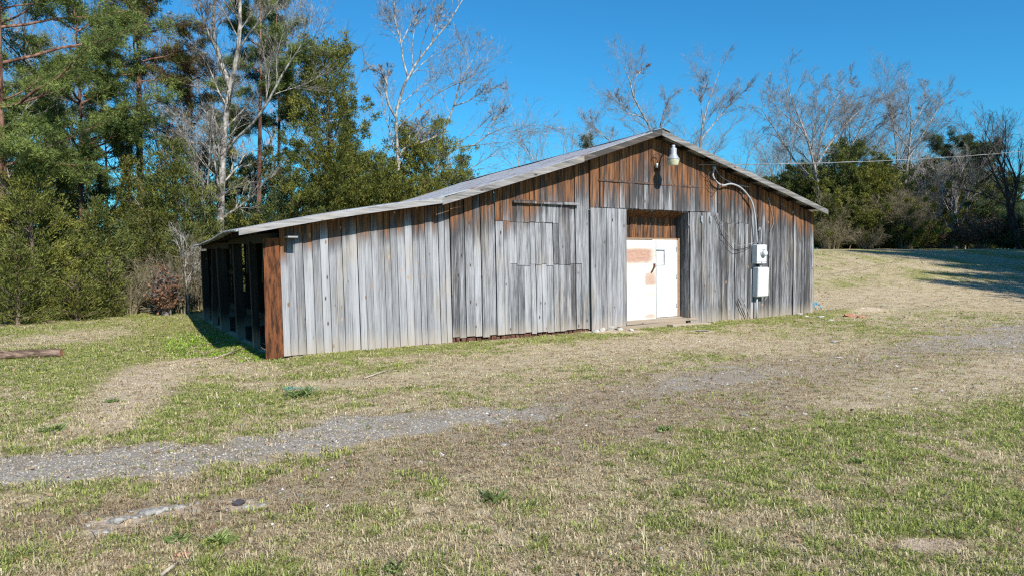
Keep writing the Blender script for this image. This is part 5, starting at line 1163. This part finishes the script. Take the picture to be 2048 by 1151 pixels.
# green twine heap
a_ = gp(598, 780); q = MB(); r_ = random.Random(8)
for i in range(16):
    p = Vector((r_.uniform(-.2, .2), r_.uniform(-.09, .09), .01)); pts = []
    for j in range(7): pts.append(p.copy()); p = p + Vector((r_.uniform(-.07, .07), r_.uniform(-.05, .05), 0)); p.z = .012 + .03 * r_.random()
    q.tube(smooth_path(pts, 2), .0035, 5)
o = q.build('twine', M['teal'], None, True); o.location = a_; tag(o, 'faded green twine tangled in the grass before the lean-to wall', 'twine')
# weeds: dark green rosettes
def weed(px, py, r, label, seed, n=46):
    rg = np.random.default_rng(seed); g = gp(px, py); a = rg.random(n) * 6.28; C = rg.normal(size=(n, 3)) * np.array([r * .35, r * .35, 0]); 
    D = np.stack([np.cos(a), np.sin(a), rg.uniform(.3, 1.1, n)], 1); D /= np.linalg.norm(D, axis=1)[:, None]; L = rg.uniform(.6, 1.3, n) * r * .8
    V, Fq = leaf_quads(C, D, L, L * .13 + .004, rg); c0, c1 = np.array([.06, .10, .025]), np.array([.20, .26, .08])
    o = raw_mesh('weed', V, Fq, 4, M['leaf'], None, fcol=c0 + (c1 - c0) * rg.random((n, 1))); o.location = g; return tag(o, label, 'weed')
for j, (px, py, r, lb) in enumerate([(353, 1082, .09, 'dark green weed tuft above the clay shard'), (440, 1084, .11, 'broad dark green weed tuft right of the clay shard'), (103, 862, .14, 'dark green weed tuft near the gravel at the left'), (223, 803, .09, 'small green weed on the edge of the tan patch'),
                                     (600, 792, .20, 'grey-green weed tuft at the twine tangle'), (985, 1000, .13, 'tall green tuft at the head of the dry rut'), (1328, 860, .10, 'green tuft in the brown track'), (1045, 668, .16, 'bright green tuft against the foot of the front wall'), (1715, 925, .08, 'green tuft in the near right grass'), (790, 1140, .10, 'green tuft at the bottom edge near the rut')]):
    weed(px, py, r, lb, 300 + j, n=int(60 + 200 * r))
# brush pile at the edge of the wood
a_ = gp(255, 622); rg = np.random.default_rng(77); n = 150
x0 = rg.normal(0, 1.0, n); y0 = rg.normal(0, .35, n); aa = rg.normal(0, .5, n) + (rg.random(n) < .5) * math.pi; Ls = rg.uniform(.4, 1.5, n); up = rg.uniform(-.05, .35, n)
st = np.stack([x0, y0, rg.uniform(.02, .28, n) * np.exp(-x0 ** 2 * .6)], 1); dd = np.stack([np.cos(aa), np.sin(aa) * .6, up], 1)
P = st[:, None] + dd[:, None] * Ls[:, None, None] * np.linspace(-.5, .5, 5)[None, :, None] + rg.normal(size=(n, 5, 3)) * .03; P[..., 2] = np.maximum(P[..., 2], .01)
A, RA = grow(rg, P, np.full((n, 5), .012), 4, .2, 1, .4, .7, 0, 4, .6, .005); A[..., 2] = np.maximum(A[..., 2], .005)
V, Fq = tubes_batch([(P, rg.uniform(.006, .02, n)[:, None] * np.ones((1, 5)), 5), (A, RA, 3)])
o = raw_mesh('brush_pile', V, Fq, 4, M['twig_tan']); o.location = a_; tag(o, 'low pile of cut brushwood along the edge of the wood', 'brush pile')
# fallen leaves
x, y = scatter(5200, 3.6, 40); m = rng.random(5200) < .35 + .4 * (y > 17); x, y = x[m], y[m]; k = len(x); a = rng.random(k) * 6.28
D = np.stack([np.cos(a), np.sin(a), rng.uniform(-.1, .5, k)], 1); D /= np.linalg.norm(D, axis=1)[:, None]; L = rng.uniform(.025, .06, k) * (0.7 + y / 20)
V, Fq = leaf_quads(np.stack([x, y, terrain(x, y) + .02], 1), D, L, L * .6, rng)
tag(raw_mesh('fallen_leaves', V, Fq, 4, M['dead_leaf'], fcol=np.array([.20, .12, .07]) + rng.random((k, 1)) * np.array([.25, .18, .12])), 'brown fallen leaves scattered over the grass', 'leaves', kind='stuff')
